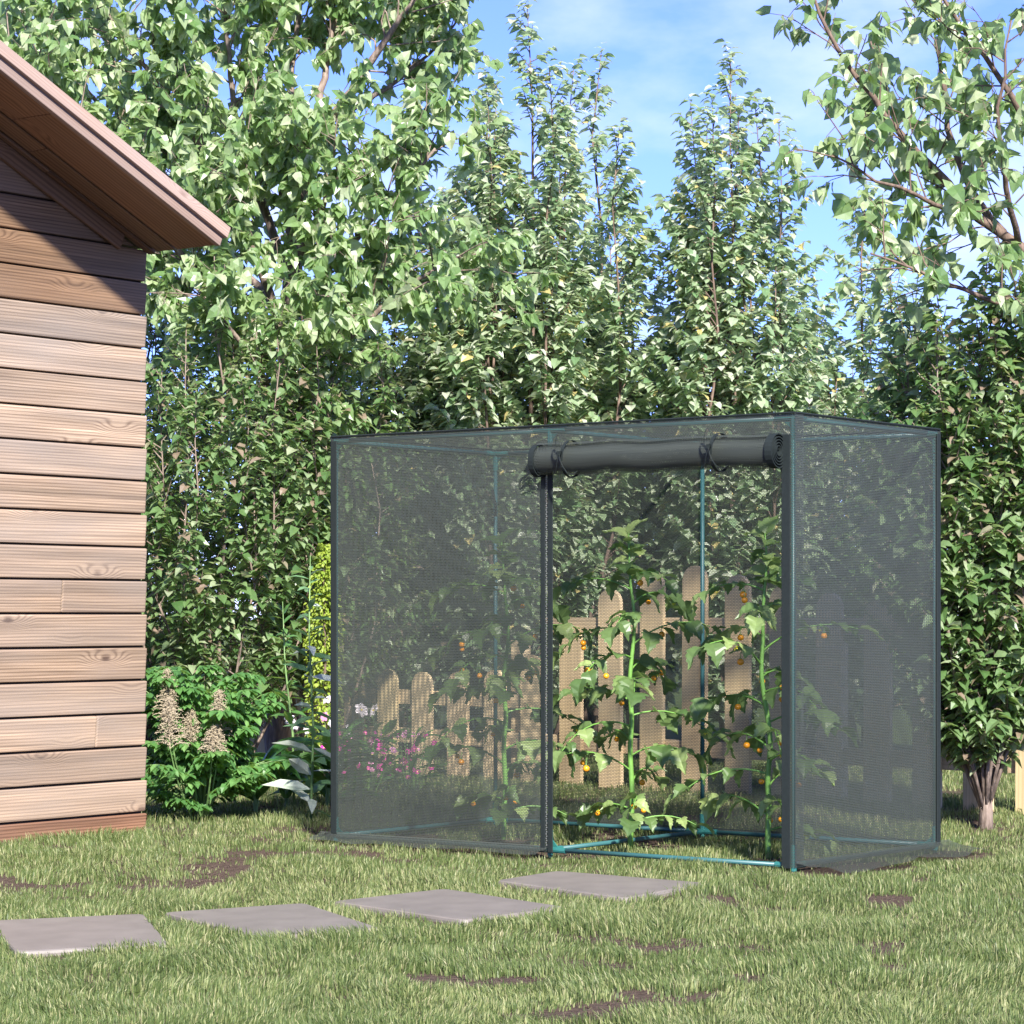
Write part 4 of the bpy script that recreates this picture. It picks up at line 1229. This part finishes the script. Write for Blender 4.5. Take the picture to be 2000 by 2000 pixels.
def tomato_plant(label, loc, seed, height, zig):
    r_ = random.Random(seed)
    root = thing('tomato_plant', label, 'plant', loc, 0, 'tomato plants inside the cage')
    zs = np.linspace(0, height, len(zig))
    pts = np.array([(zig[i][0], zig[i][1], zs[i]) for i in range(len(zig))])
    tt = np.linspace(0, height, 34)
    sm = np.stack([np.interp(tt, zs, pts[:, 0]), np.interp(tt, zs, pts[:, 1]), tt], 1)
    for _ in range(2): sm[1:-1] = (sm[:-2] + 2 * sm[1:-1] + sm[2:]) / 4
    sm[0, 2] = -0.03
    mb = MB(); mb.tube(sm, np.interp(tt, [0, height * .5, height * .85, height], [0.0118, 0.0095, 0.0058, 0.0024]), 9)
    mb.build('stem', M['stem_tomato'], root, smooth=True)

    def leafo(p, az, el, s, roll=0.0):
        D_ = np.array([[math.cos(az) * math.cos(el), math.sin(az) * math.cos(el), math.sin(el)]])
        N_ = np.array([[r_.gauss(0, 0.3), r_.gauss(0, 0.3) - 0.1, 1.0]])
        X, Y, Z = frames(D_, N_)
        o = bpy.data.objects.new('leaf', r_.choice(TL)); link(o, root)
        w = s * r_.uniform(0.85, 1.15)
        o.matrix_basis = Matrix([[X[0, i] * s, Y[0, i] * w, Z[0, i] * s, p[i]] for i in range(3)] + [[0, 0, 0, 1]])

    nb = 19
    for b_ in range(nb):
        z = 0.10 + (height - 0.22) * (b_ + r_.uniform(-0.2, 0.2)) / nb
        p0 = np.array([np.interp(z, tt, sm[:, 0]), np.interp(z, tt, sm[:, 1]), z])
        az = b_ * 2.4 + r_.uniform(-0.5, 0.5)
        t = z / height
        ln = (0.20 + 0.19 * math.sin(math.pi * min(1, t * 1.05))) * r_.uniform(0.75, 1.15)
        el = r_.uniform(0.35, 0.8)
        n = 8; bp = [p0]
        d = np.array([math.cos(az) * math.cos(el), math.sin(az) * math.cos(el), math.sin(el)])
        for i in range(n):
            d = unit(d + np.array([0, 0, -0.145]) + np.array([r_.gauss(0, .06), r_.gauss(0, .06), 0]))
            bp.append(bp[-1] + d * ln / n)
        bp = np.array(bp)
        mb = MB(); mb.tube(bp, np.linspace(0.0042, 0.0016, n + 1), 5, cap=False)
        mb.build('branch', M['stem_tomato'], root, smooth=True)
        bd = unit(bp[-1] - bp[-2]); baz = math.atan2(bd[1], bd[0])
        ls = r_.uniform(0.09, 0.135) * (0.75 if t > 0.8 else 1.0)
        leafo(bp[-1], baz, -0.55 + r_.gauss(0, .25), ls)
        for f, sgn in ((2, -1), (3, 1), (4, -1), (5, 1), (6, -1), (7, 1)):
            leafo(bp[f], baz + sgn * r_.uniform(0.7, 1.3), r_.uniform(-0.75, 0.25), ls * r_.uniform(0.6, 0.98))
        # a truss of fruit hangs from most branches of the middle
        if 0.12 < t < 0.86 and r_.random() < 0.8:
            base = bp[r_.randint(1, 5)]
            for q in range(r_.randint(1, 2)):
                o_ = np.array([r_.uniform(-.05, .05), r_.uniform(-.05, .05), -0.030 - 0.022 * q])
                fp = base + o_
                mb = MB(); mb.tube([base, base + o_ * 0.5 + np.array([o_[0] * .4, o_[1] * .4, 0.006]), fp + np.array([0, 0, 0.024])], [0.0014, 0.0012, 0.001], 4, cap=False)
                mb.build('fruit_stalk', M['stem_tomato'], root)
                fr = put(FRUIT, 'fruit', root, tuple(fp)); s = r_.uniform(0.85, 1.15); fr.scale = (s, s, s)
                put(CALYX, 'calyx', fr, (0, 0, -0.0008))
        if r_.random() < 0.4:
            fp = bp[r_.randint(4, 7)] + np.array([0, 0, -0.02])
            f_ = put(FLOWER, 'flower', root, tuple(fp), (r_.uniform(-.6, .6), r_.uniform(-.6, .6), r_.random() * 6))
            mb = MB(); mb.tube([fp, fp + np.array([0.002, 0, 0.02])], 0.0011, 4, cap=False); mb.build('flower_stalk', M['stem_tomato'], root)
    # young leaves at the top
    top = sm[-1]
    for i in range(14):
        zq = height - 0.006 - i * 0.015
        pq = np.array([np.interp(zq, tt, sm[:, 0]), np.interp(zq, tt, sm[:, 1]), zq])
        leafo(pq, i * 2.1 + r_.random(), r_.uniform(-0.3, 0.75) if i else 1.0, r_.uniform(0.07, 0.12))
    return root


# stems follow slightly crooked lines; x leans left/right, y towards or away
def zigzag(pxs, Y, base_px):
    return [((p - base_px) / F * Y, random.uniform(-0.006, 0.006)) for p in pxs]


g1 = on_ground(1231, 1658)
tomato_plant('tomato plant with orange fruit seen clear through the open doorway, nearer the middle post', g1, 11, at(1228, 1042, g1.y).z, zigzag([1231, 1232, 1236, 1232, 1230, 1236, 1228, 1232, 1238, 1240, 1231, 1229, 1228], g1.y, 1231))
g2 = on_ground(1501, 1678)
tomato_plant('tomato plant with orange fruit standing at the corner post by the door edge', g2, 23, at(1495, 1042, g2.y).z, zigzag([1502, 1500, 1505, 1498, 1507, 1503, 1493, 1486, 1492, 1490, 1495, 1499, 1495], g2.y, 1502))
g3 = on_ground(984, 1636)
tomato_plant('tomato plant with orange fruit veiled by the netting left of the doorway', g3, 11, at(980, 1058, g3.y).z, zigzag([984, 983, 989, 985, 983, 991, 981, 986, 994, 990, 986, 983, 980], g3.y, 984))

# ------------------------------------------------------------------ flower bed between the shed and the cage
# goat's beard: layered fern-like foliage with cream plumes
def layered_plant(name, label, loc, n_stems, reach, height, leaf, mat, n_obj, kind='ovate', seed=0, spread_min=0.25):
    r_ = random.Random(seed)
    root = thing(name, label, 'plant', loc)
    org = np.array(root.location)
    tb = MB(); P, D, N, S = [], [], [], []
    for i in range(n_stems):
        az = i * 2.4 + r_.uniform(-.3, .3)
        h = height * r_.uniform(0.15, 1.0); rr = reach * r_.uniform(spread_min, 1.0) * (1.15 - 0.55 * h / height)
        e = np.array([math.cos(az) * rr, math.sin(az) * rr, h])
        c1 = np.array([math.cos(az) * rr * 0.35, math.sin(az) * rr * 0.35, h * 0.95])
        ts = np.linspace(0, 1, 9)[:, None]
        bp = ts ** 2 * e + 2 * ts * (1 - ts) * c1
        tb.tube(bp, np.linspace(0.0042, 0.0014, 9), 4, cap=False)
        for f in np.linspace(0.42, 1.0, 7):
            for sgn in (1, -1):
                pq = np.array([np.interp(f, ts[:, 0], bp[:, k_]) for k_ in range(3)])
                # small leaf-stalk out to each side carrying three leaflets
                a2 = az + sgn * r_.uniform(0.7, 1.2)
                sl = reach * 0.26 * (1.25 - f)
                tip = pq + np.array([math.cos(a2), math.sin(a2), -0.12]) * sl
                tb.tube([pq, tip], [0.0016, 0.001], 3, cap=False)
                for ff, aa in ((1.0, 0.0), (0.9, 0.8), (0.9, -0.8), (0.5, 0.9), (0.5, -0.9)):
                    lp = pq + (tip - pq) * ff; a3 = a2 + aa + r_.uniform(-.25, .25); e3 = r_.uniform(-0.65, -0.05)
                    P.append(lp); D.append((math.cos(a3) * math.cos(e3), math.sin(a3) * math.cos(e3), math.sin(e3)))
                    N.append((r_.gauss(0, .2), r_.gauss(0, .2), 1)); S.append(leaf * r_.uniform(0.65, 1.15))
    tb.build('stem', M['stem_bed'], root)
    crown(root, np.array(P) + org, D, N, S, kind, mat, n_obj, name='foliage')
    return root


ga = on_ground(395, 1600)
goat = layered_plant('plume_flower', 'bushy plant with cream feathery plumes beside the shed corner', ga, 62, 0.50, 0.72, 0.056, 'leaf_bed', 280, seed=3)


def plume(parent, base_w, top_w, seed):
    r_ = random.Random(seed)
    org = Vector(parent.location)
    b0, t0 = base_w - org, top_w - org
    mb = MB()
    b0, t0 = np.array(b0), np.array(t0)
    L_ = np.linalg.norm(t0 - b0)
    mb.tube([b0, (b0 + t0) / 2, t0], [0.0028, 0.002, 0.001], 5)
    st = MB(); st.tube([np.array([b0[0] * 0.3, b0[1] * 0.3, 0.0]), np.array([b0[0] * 0.8, b0[1] * 0.8, b0[2] * 0.6]), b0], [0.004, 0.0034, 0.0028], 5); st.build('stem', M['stem_bed'], parent)
    for i in range(64):
        f = (i / 63) ** 0.85
        p = b0 + (t0 - b0) * f
        az = i * 2.4 + r_.uniform(-.3, .3)
        ln = (0.058 * (1 - f) ** 0.75 + 0.012) * r_.uniform(0.75, 1.25)
        pts = [p + np.array([math.cos(az) * ln * s, math.sin(az) * ln * s, ln * (0.95 * s - 0.75 * s * s)]) for s in np.linspace(0, 1, 7)]
        mb.tube(pts, [0.001, 0.0018, 0.0014, 0.0022, 0.0015, 0.002, 0.0008], 4)
        for q in pts[1:]:
            for _ in range(3):
                c = q + np.array([r_.gauss(0, .0045), r_.gauss(0, .0045), r_.gauss(0, .0045)])
                s = r_.uniform(0.0016, 0.0030)
                mb.add([c + np.array(v) * s for v in ((1, 0, 0), (-1, 0, 0), (0, 1, 0), (0, -1, 0), (0, 0, 1), (0, 0, -1))], T=[(4, 0, 2), (4, 2, 1), (4, 1, 3), (4, 3, 0), (5, 2, 0), (5, 1, 2), (5, 3, 1), (5, 0, 3)])
    mb.build('plume', M['plume'], parent)


for (bx, by, tx, ty, dy, sd) in ((330, 1412, 326, 1310, -0.28, 1), (332, 1462, 330, 1366, -0.40, 2), (428, 1444, 428, 1350, -0.22, 3), (374, 1456, 374, 1388, -0.2, 4), (414, 1476, 420, 1420, -0.3, 5)):
    Yp = ga.y + dy
    plume(goat, at(bx, by, Yp), at(tx, ty, Yp), sd)


def arching_leaf_mesh(seed, width=0.26, pleat=True):
    r_ = random.Random(seed)
    n, m = 9, 6
    V, T = [], []
    G = np.zeros((n + 1, m + 1, 3))
    for i in range(n + 1):
        t = i / n
        w = width * math.sin(math.pi * (0.06 + 0.94 * t) ** 0.8) * 0.5
        ang = 0.95 - 1.9 * t ** 1.2
        x = t * (1 - 0.15 * t); z = 0.62 * t - 0.72 * t * t
        for j in range(m + 1):
            u = j / m * 2 - 1
            pl = 0.012 * (1 if j % 2 else -1) if pleat else 0
            G[i, j] = (x, w * u, z + 0.35 * w * abs(u) + pl * math.sin(math.pi * t))
    mb = MB(); mb.grid(G)
    return mb.mesh('leaf', M['leaf_broad'], smooth=False)


BL = [arching_leaf_mesh(1, 0.30), arching_leaf_mesh(2, 0.22), arching_leaf_mesh(3, 0.36)]


def rosette(name, label, loc, n, ln, seed, group=None, stalk=0.12, meshes=BL, mat='stem_bed'):
    r_ = random.Random(seed)
    root = thing(name, label, 'plant', loc, 0, group)
    for i in range(n):
        az = i * 2.4 + r_.uniform(-.3, .3)
        zb_ = stalk * r_.uniform(0.2, 1.0)
        mb = MB(); mb.tube([(0, 0, -0.01), (0.012 * math.cos(az), 0.012 * math.sin(az), zb_)], [0.006, 0.004], 5); mb.build('stem', M[mat], root)
        o = put(r_.choice(meshes), 'leaf', root, (0.012 * math.cos(az), 0.012 * math.sin(az), zb_), (r_.uniform(-.3, .3), -r_.uniform(0.0, 0.75), az))
        s = ln * r_.uniform(0.7, 1.1); o.scale = (s, s, s)
    return root


G_BL = 'broad leaved plants in the bed'
rosette('broad_leaf_plant', 'plant with wide pleated dark leaves next to the cream plumes', on_ground(500, 1592), 11, 0.40, 5, G_BL, 0.22)
rosette('broad_leaf_plant', 'glossy broad leaved plant at the foot of the silver leaved stalk', on_ground(560, 1580), 13, 0.42, 8, G_BL, 0.20)
rosette('broad_leaf_plant', 'broad leaved plant squeezed against the left netting of the cage', on_ground(640, 1575), 11, 0.38, 9, G_BL, 0.22)


def stalk_plant(label, base, top, n, ln, seed, mat, kind='lance'):
    r_ = random.Random(seed)
    root = thing('tall_stalk_plant', label, 'plant', base)
    top = np.array(top - Vector(base))
    tb = MB(); pts = [np.array([0, 0, -0.02]), top * 0.35 + np.array([0.012, 0, 0]), top * 0.7 + np.array([-0.006, 0, 0]), top]
    tb.tube(pts, [0.0075, 0.006, 0.004, 0.0015], 7); tb.build('stem', M['stem_bed'], root, smooth=True)
    tv, tt = leaf_template(kind)
    me = leaf_me(kind, mat)
    for i in range(n):
        f = 0.06 + 0.90 * i / n
        p = np.array([np.interp(f, [0, .35, .7, 1], [q[k_] for q in pts]) for k_ in range(3)])
        az = i * 2.4 + r_.uniform(-.3, .3); e3 = r_.uniform(-0.5, 0.55) + 0.3 * f
        D_ = np.array([[math.cos(az) * math.cos(e3), math.sin(az) * math.cos(e3), math.sin(e3)]]); N_ = np.array([[r_.gauss(0, .5), r_.gauss(0, .5), 1.0]])
        X, Y, Z = frames(D_, N_)
        s = ln * (1.15 - 0.75 * f) * r_.uniform(0.7, 1.15)
        o = bpy.data.objects.new('leaf', me); link(o, root)
        o.matrix_basis = Matrix([[X[0, k_] * s, Y[0, k_] * s, Z[0, k_] * s, p[k_]] for k_ in range(3)] + [[0, 0, 0, 1]])
    return root


b1 = on_ground(607, 1602)
stalk_plant('tall straight stalk with silvery white lance leaves beside the cage netting', b1, at(606, 1085, b1.y), 54, 0.20, 4, 'leaf_silver')
b2 = on_ground(575, 1576)
stalk_plant('slimmer leafy stalk leaning away behind the silver leaved one', b2, at(552, 1175, b2.y), 40, 0.17, 6, 'leaf_bed')


# lime coloured climbing shrub in the sun behind
def lime_shrub():
    p = on_ground(632, 1545)
    root = thing('lime_shrub', 'narrow lime green shrub glowing in the sun beside the cage corner', 'shrub', p)
    org = np.array(root.location)
    tb = MB(); tb.tube([(0, 0, -0.03), (0.01, 0, 0.5), (0, 0, 1.25)], [0.014, 0.01, 0.004], 6); tb.build('trunk', M['bark'], root)
    n = 2600
    z = rng.uniform(0.25, 1.32, n)
    rr = 0.10 * np.sqrt(rng.random(n)) * np.clip((1.42 - z) * 2.2, 0.25, 1)
    a = rng.uniform(0, 2 * math.pi, n)
    P = np.stack([np.cos(a) * rr, np.sin(a) * rr, z], 1)
    D = np.stack([np.cos(a) * 0.6, np.sin(a) * 0.6, rng.uniform(-1.0, 0.2, n)], 1)
    N = rng.normal(0, 0.4, (n, 3)) + np.array([0, -0.3, 0.8])
    crown(root, P + org, D, N, rng.uniform(0.016, 0.028, n), 'ovate', 'leaf_lime', 120, name='crown')


lime_shrub()

# flowers
mb = MB()
for i in range(6):
    a = i * math.pi / 3
    for (r0, r1, w) in ((0.0, 1.0, 0.42),):
        pts = []
        c, s_ = math.cos(a), math.sin(a)
        def rot(x, y, z): return (x * c - y * s_, x * s_ + y * c, z)
        V = [rot(0.05, 0, 0.02), rot(0.35, 0.24, 0.10), rot(0.35, -0.24, 0.10), rot(0.75, 0.34, 0.12), rot(0.75, -0.34, 0.12), rot(1.0, 0.12, 0.02), rot(1.0, -0.12, 0.02)]
        mb.add(V, [(1, 2, 4, 3), (3, 4, 6, 5)], [(0, 2, 1)])
PETALS_W = mb.mesh('petals', M['petal_white'])
mb2 = MB(); mb2.v, mb2.q, mb2.t, mb2.uv, mb2.n = mb.v, mb.q, mb.t, mb.uv, mb.n
PETALS_P = mb2.mesh('petals', M['petal_pink'])
PETALS_R = mb2.mesh('petals', M['petal_rose'])
mb = MB(); mb.ball((0, 0, 0.06), 0.16, 8, 5, 0.7)
EYE = mb.mesh('flower_eye', M['flower_eye'], smooth=True)


def flowering(name, label, base, heads, seed, petals, mat_leaf='leaf_bed', n_leaf=40, ln=0.16, group=None):
    """heads: list of (world point, radius)"""
    r_ = random.Random(seed)
    root = thing(name, label, 'flower', base, 0, group)
    org = Vector(base)
    tb = MB()
    for p, rad in heads:
        q = p - org
        tb.tube([(q.x * 0.3, q.y * 0.3, -0.02), (q.x * 0.75, q.y * 0.75, q.z * 0.6), (q.x, q.y, q.z)], [0.0028, 0.002, 0.0014], 4, cap=False)
    tb.build('stem', M['stem_bed'], root)
    for p, rad in heads:
        q = p - org
        f = put(r_.choice(petals), 'flower_head', root, (q.x, q.y, q.z), (R(r_.uniform(35, 80)), r_.uniform(-.4, .4), r_.uniform(-.9, .9)))
        f.scale = (rad, rad, rad)
        put(EYE, 'flower_eye', f, (0, 0, 0))
    me = leaf_me('lance', mat_leaf)
    for i in range(n_leaf):
        az = r_.uniform(0, 6.28); rr = r_.uniform(0, 0.10); zq = r_.uniform(0.02, 0.34)
        e3 = r_.uniform(-0.2, 1.0)
        X, Y, Z = frames(np.array([[math.cos(az) * math.cos(e3), math.sin(az) * math.cos(e3), math.sin(e3)]]), np.array([[r_.gauss(0, .4), r_.gauss(0, .4), 1.0]]))
        s = ln * r_.uniform(0.6, 1.3)
        o = bpy.data.objects.new('leaf', me); link(o, root)
        p = (math.cos(az) * rr, math.sin(az) * rr, zq)
        o.matrix_basis = Matrix([[X[0, k_] * s, Y[0, k_] * s, Z[0, k_] * s, p[k_]] for k_ in range(3)] + [[0, 0, 0, 1]])
    return root


bA = on_ground(650, 1572)
flowering('anemone', 'pale pink and white anemones flowering against the cage corner', bA,
          [(at(642, 1366, bA.y), 0.034), (at(634, 1400, bA.y), 0.026), (at(650, 1412, bA.y - .05), 0.026), (at(566, 1406, bA.y), 0.030), (at(578, 1418, bA.y + .1), 0.026), (at(598, 1426, bA.y + .1), 0.022), (at(644, 1430, bA.y), 0.02), (at(656, 1390, bA.y + .05), 0.02)], 2, [PETALS_W, PETALS_W, PETALS_R])
bB = on_ground(735, 1545)
flowering('anemone', 'white anemone pair blooming behind the left netting of the cage', bB, [(at(706, 1387, bB.y), 0.042), (at(730, 1388, bB.y), 0.040), (at(680, 1420, bB.y), 0.018), (at(682, 1436, bB.y), 0.018)], 3, [PETALS_W], n_leaf=26)
for i, (cx, n_, lab, seed) in enumerate(((655, 30, 'clump of magenta flowers pressed beside the cage corner post', 5), (712, 38, 'clump of pink flowers behind the netting next to the white anemones', 6), (800, 34, 'clump of pink flowers behind the netting nearest the first fence pickets', 7))):
    bb = on_ground(cx, 1552 - 2 * i)
    r_ = random.Random(seed)
    heads = []
    for _ in range(n_):
        px = cx + r_.gauss(0, 30 if i else 12); py = r_.uniform(1430, 1520)
        heads.append((at(px, py, bb.y + r_.uniform(-0.12, 0.12)), r_.uniform(0.013, 0.021)))
    flowering('pink_flowers', lab, bb, heads, seed, [PETALS_P, PETALS_P, PETALS_R], n_leaf=34, ln=0.14, group='clumps of pink flowers')

# ------------------------------------------------------------------ grass
def in_poly(x, y, poly):
    ins = np.zeros(len(x), bool)
    n = len(poly)
    for i in range(n):
        (x1, y1), (x2, y2) = poly[i], poly[(i + 1) % n]
        c = ((y1 > y) != (y2 > y)) & (x < (x2 - x1) * (y - y1) / (y2 - y1 + 1e-12) + x1)
        ins ^= c
    return ins


def grass_field():
    n = 760000
    y = 5.6 + (18.0 - 5.6) * rng.random(n) ** 1.25
    half = 0.1925 * y + 0.75
    x = rng.uniform(-1, 1, n) * half
    cov = 0.46 * vnoise(x * 1.25, y * 0.8, 0.26, 21) + 0.26 * vnoise(x, y * 0.8, 0.75, 22) + 0.28 * vnoise(x, y, 0.10, 23)
    thr = 0.275
    # bare trodden soil round the stones, inside the cage and under the netting hem
    lx, ly = cage_local(x, y)
    in_cage = (lx > -0.05) & (lx < CW + 0.05) & (ly > -0.05) & (ly < CD + 0.05)
    hem = (lx > CW) & (lx < CW + 0.30) & (ly > -0.22) & (ly < CD + 0.12)
    hem2 = (lx > -0.18) & (lx < CW / 2) & (ly > -0.16) & (ly < 0.0)
    cov = np.where(in_cage, cov - 0.05, cov)
    cov = np.where(hem, cov - 0.16, cov)
    cov = np.where((lx > CW) & (lx < CW + 0.24) & (ly > -0.12) & (ly < CD + 0.12), cov - 0.14, cov)
    cov = np.where(hem2, cov - 0.14, cov)
    for poly in slab_polys:
        c = np.mean(poly, axis=0)
        big = [tuple(c + (np.array(p) - c) * 1.10) for p in poly]
        cov = np.where(in_poly(x, y, big), cov - 0.07, cov)
        cov = np.where(in_poly(x, y, [tuple(c + (np.array(p) - c) * 0.965) for p in poly]), -1, cov)
    # shed footprint
    dx, dy = x - SHED_O.x, y - SHED_O.y
    sx, sy = dx * 0.6 + dy * 0.8, -dx * 0.8 + dy * 0.6
    cov = np.where((sx < 0.01) & (sx > -SHED_W) & (sy > 0.0) & (sy < SHED_D), -1, cov)
    dens = np.clip((cov - thr) / 0.16, 0.0, 1)
    keep = rng.random(n) < np.where(cov > -0.5, np.maximum(dens ** 0.8, 0.035), 0.0) * np.interp(y, [5.6, 9, 12, 18], [1.0, 0.85, 0.55, 0.4])
    x, y, dens = x[keep], y[keep], dens[keep]
    n = len(x)
    z = ground_z(x, y)
    tall = vnoise(x, y, 0.22, 31)
    L_ = (0.015 + 0.026 * dens * (0.35 + 1.15 * tall ** 1.5)) * rng.uniform(0.6, 1.35, n)
    w = rng.uniform(0.0011, 0.0021, n) * np.interp(y, [6, 12, 18], [1.0, 1.25, 1.6])
    az = rng.uniform(0, 2 * math.pi, n)
    lean_a = vnoise(x, y, 0.35, 33) * 4 * math.pi
    lean = rng.uniform(0.15, 0.75, n)
    dxl = np.cos(az) * 0.6 + np.cos(lean_a) * 0.55; dyl = np.sin(az) * 0.6 + np.sin(lean_a) * 0.55
    bx, by = -np.sin(az), np.cos(az)
    z0 = np.stack([x, y, z - 0.004], 1)
    side = np.stack([bx, by, np.zeros(n)], 1)
    ld = np.stack([dxl, dyl, np.zeros(n)], 1)
    up = np.array([0, 0, 1.0])
    mid = z0 + up * (L_ * 0.60)[:, None] + ld * (L_ * lean * 0.30)[:, None]
    tip = z0 + up * (L_ * (1.0 - 0.28 * lean))[:, None] + ld * (L_ * lean)[:, None]
    a = z0 - side * (w)[:, None]; b = z0 + side * (w)[:, None]
    c = mid - side * (w * 0.72)[:, None]; d = mid + side * (w * 0.72)[:, None]
    V = np.stack([a, b, c, d, tip], 1).reshape(-1, 3)
    base = (np.arange(n) * 5)[:, None]
    Q = base + np.array([[0, 1, 3, 2]]); T = base + np.array([[2, 3, 4]])
    rv = np.clip(rng.normal(0.42, 0.2, n) + 0.25 * (vnoise(x, y, 0.5, 35) - 0.5), 0.02, 0.97)
    me = fast_mesh('grass', V, [Q, T], M['grass'], rnd=np.concatenate([rv, rv]))
    o = bpy.data.objects.new('grass', me)
    link(o)
    tag(o, 'short patchy green lawn grass with worn brown gaps', 'grass', kind='stuff')
    return n


def soil_crumbs():
    n = 9000
    y = 5.8 + 7.5 * rng.random(n); x = rng.uniform(-1, 1, n) * (0.1925 * y + 0.5)
    cov = 0.46 * vnoise(x * 1.25, y * 0.8, 0.26, 21) + 0.26 * vnoise(x, y * 0.8, 0.75, 22) + 0.28 * vnoise(x, y, 0.10, 23)
    lx, ly = cage_local(x, y)
    ok = (cov < 0.37) | ((lx > 0) & (lx < CW) & (ly > 0) & (ly < CD) & (cov < 0.46))
    for poly in slab_polys: ok &= ~in_poly(x, y, poly)
    dx, dy = x - SHED_O.x, y - SHED_O.y
    ok &= ~((dx * 0.6 + dy * 0.8 < 0.05) & (-dx * 0.8 + dy * 0.6 > -0.02))
    x, y = x[ok], y[ok]; n = len(x)
    z = ground_z(x, y)
    r = rng.uniform(0.002, 0.009, n) * rng.uniform(0.5, 1.2, n)
    o = np.array([(1, 0, 0), (-1, 0, 0), (0, 1, 0), (0, -1, 0), (0, 0, 1), (0, 0, -1)], float)
    V = np.stack([x, y, z + r * 0.2], 1)[:, None, :] + o[None] * r[:, None, None] * rng.uniform(0.6, 1.3, (n, 6, 1))
    T = np.array([(4, 0, 2), (4, 2, 1), (4, 1, 3), (4, 3, 0), (5, 2, 0), (5, 1, 2), (5, 3, 1), (5, 0, 3)])
    Fc = T[None] + (np.arange(n) * 6)[:, None, None]
    o = bpy.data.objects.new('soil_crumbs', fast_mesh('soil_crumbs', V.reshape(-1, 3), [Fc.reshape(-1, 3)], M['ground'], smooth=True))
    link(o)
    tag(o, 'crumbs and small clods of brown soil in the worn gaps of the lawn', 'soil', kind='stuff')


soil_crumbs()
print('grass blades', grass_field())
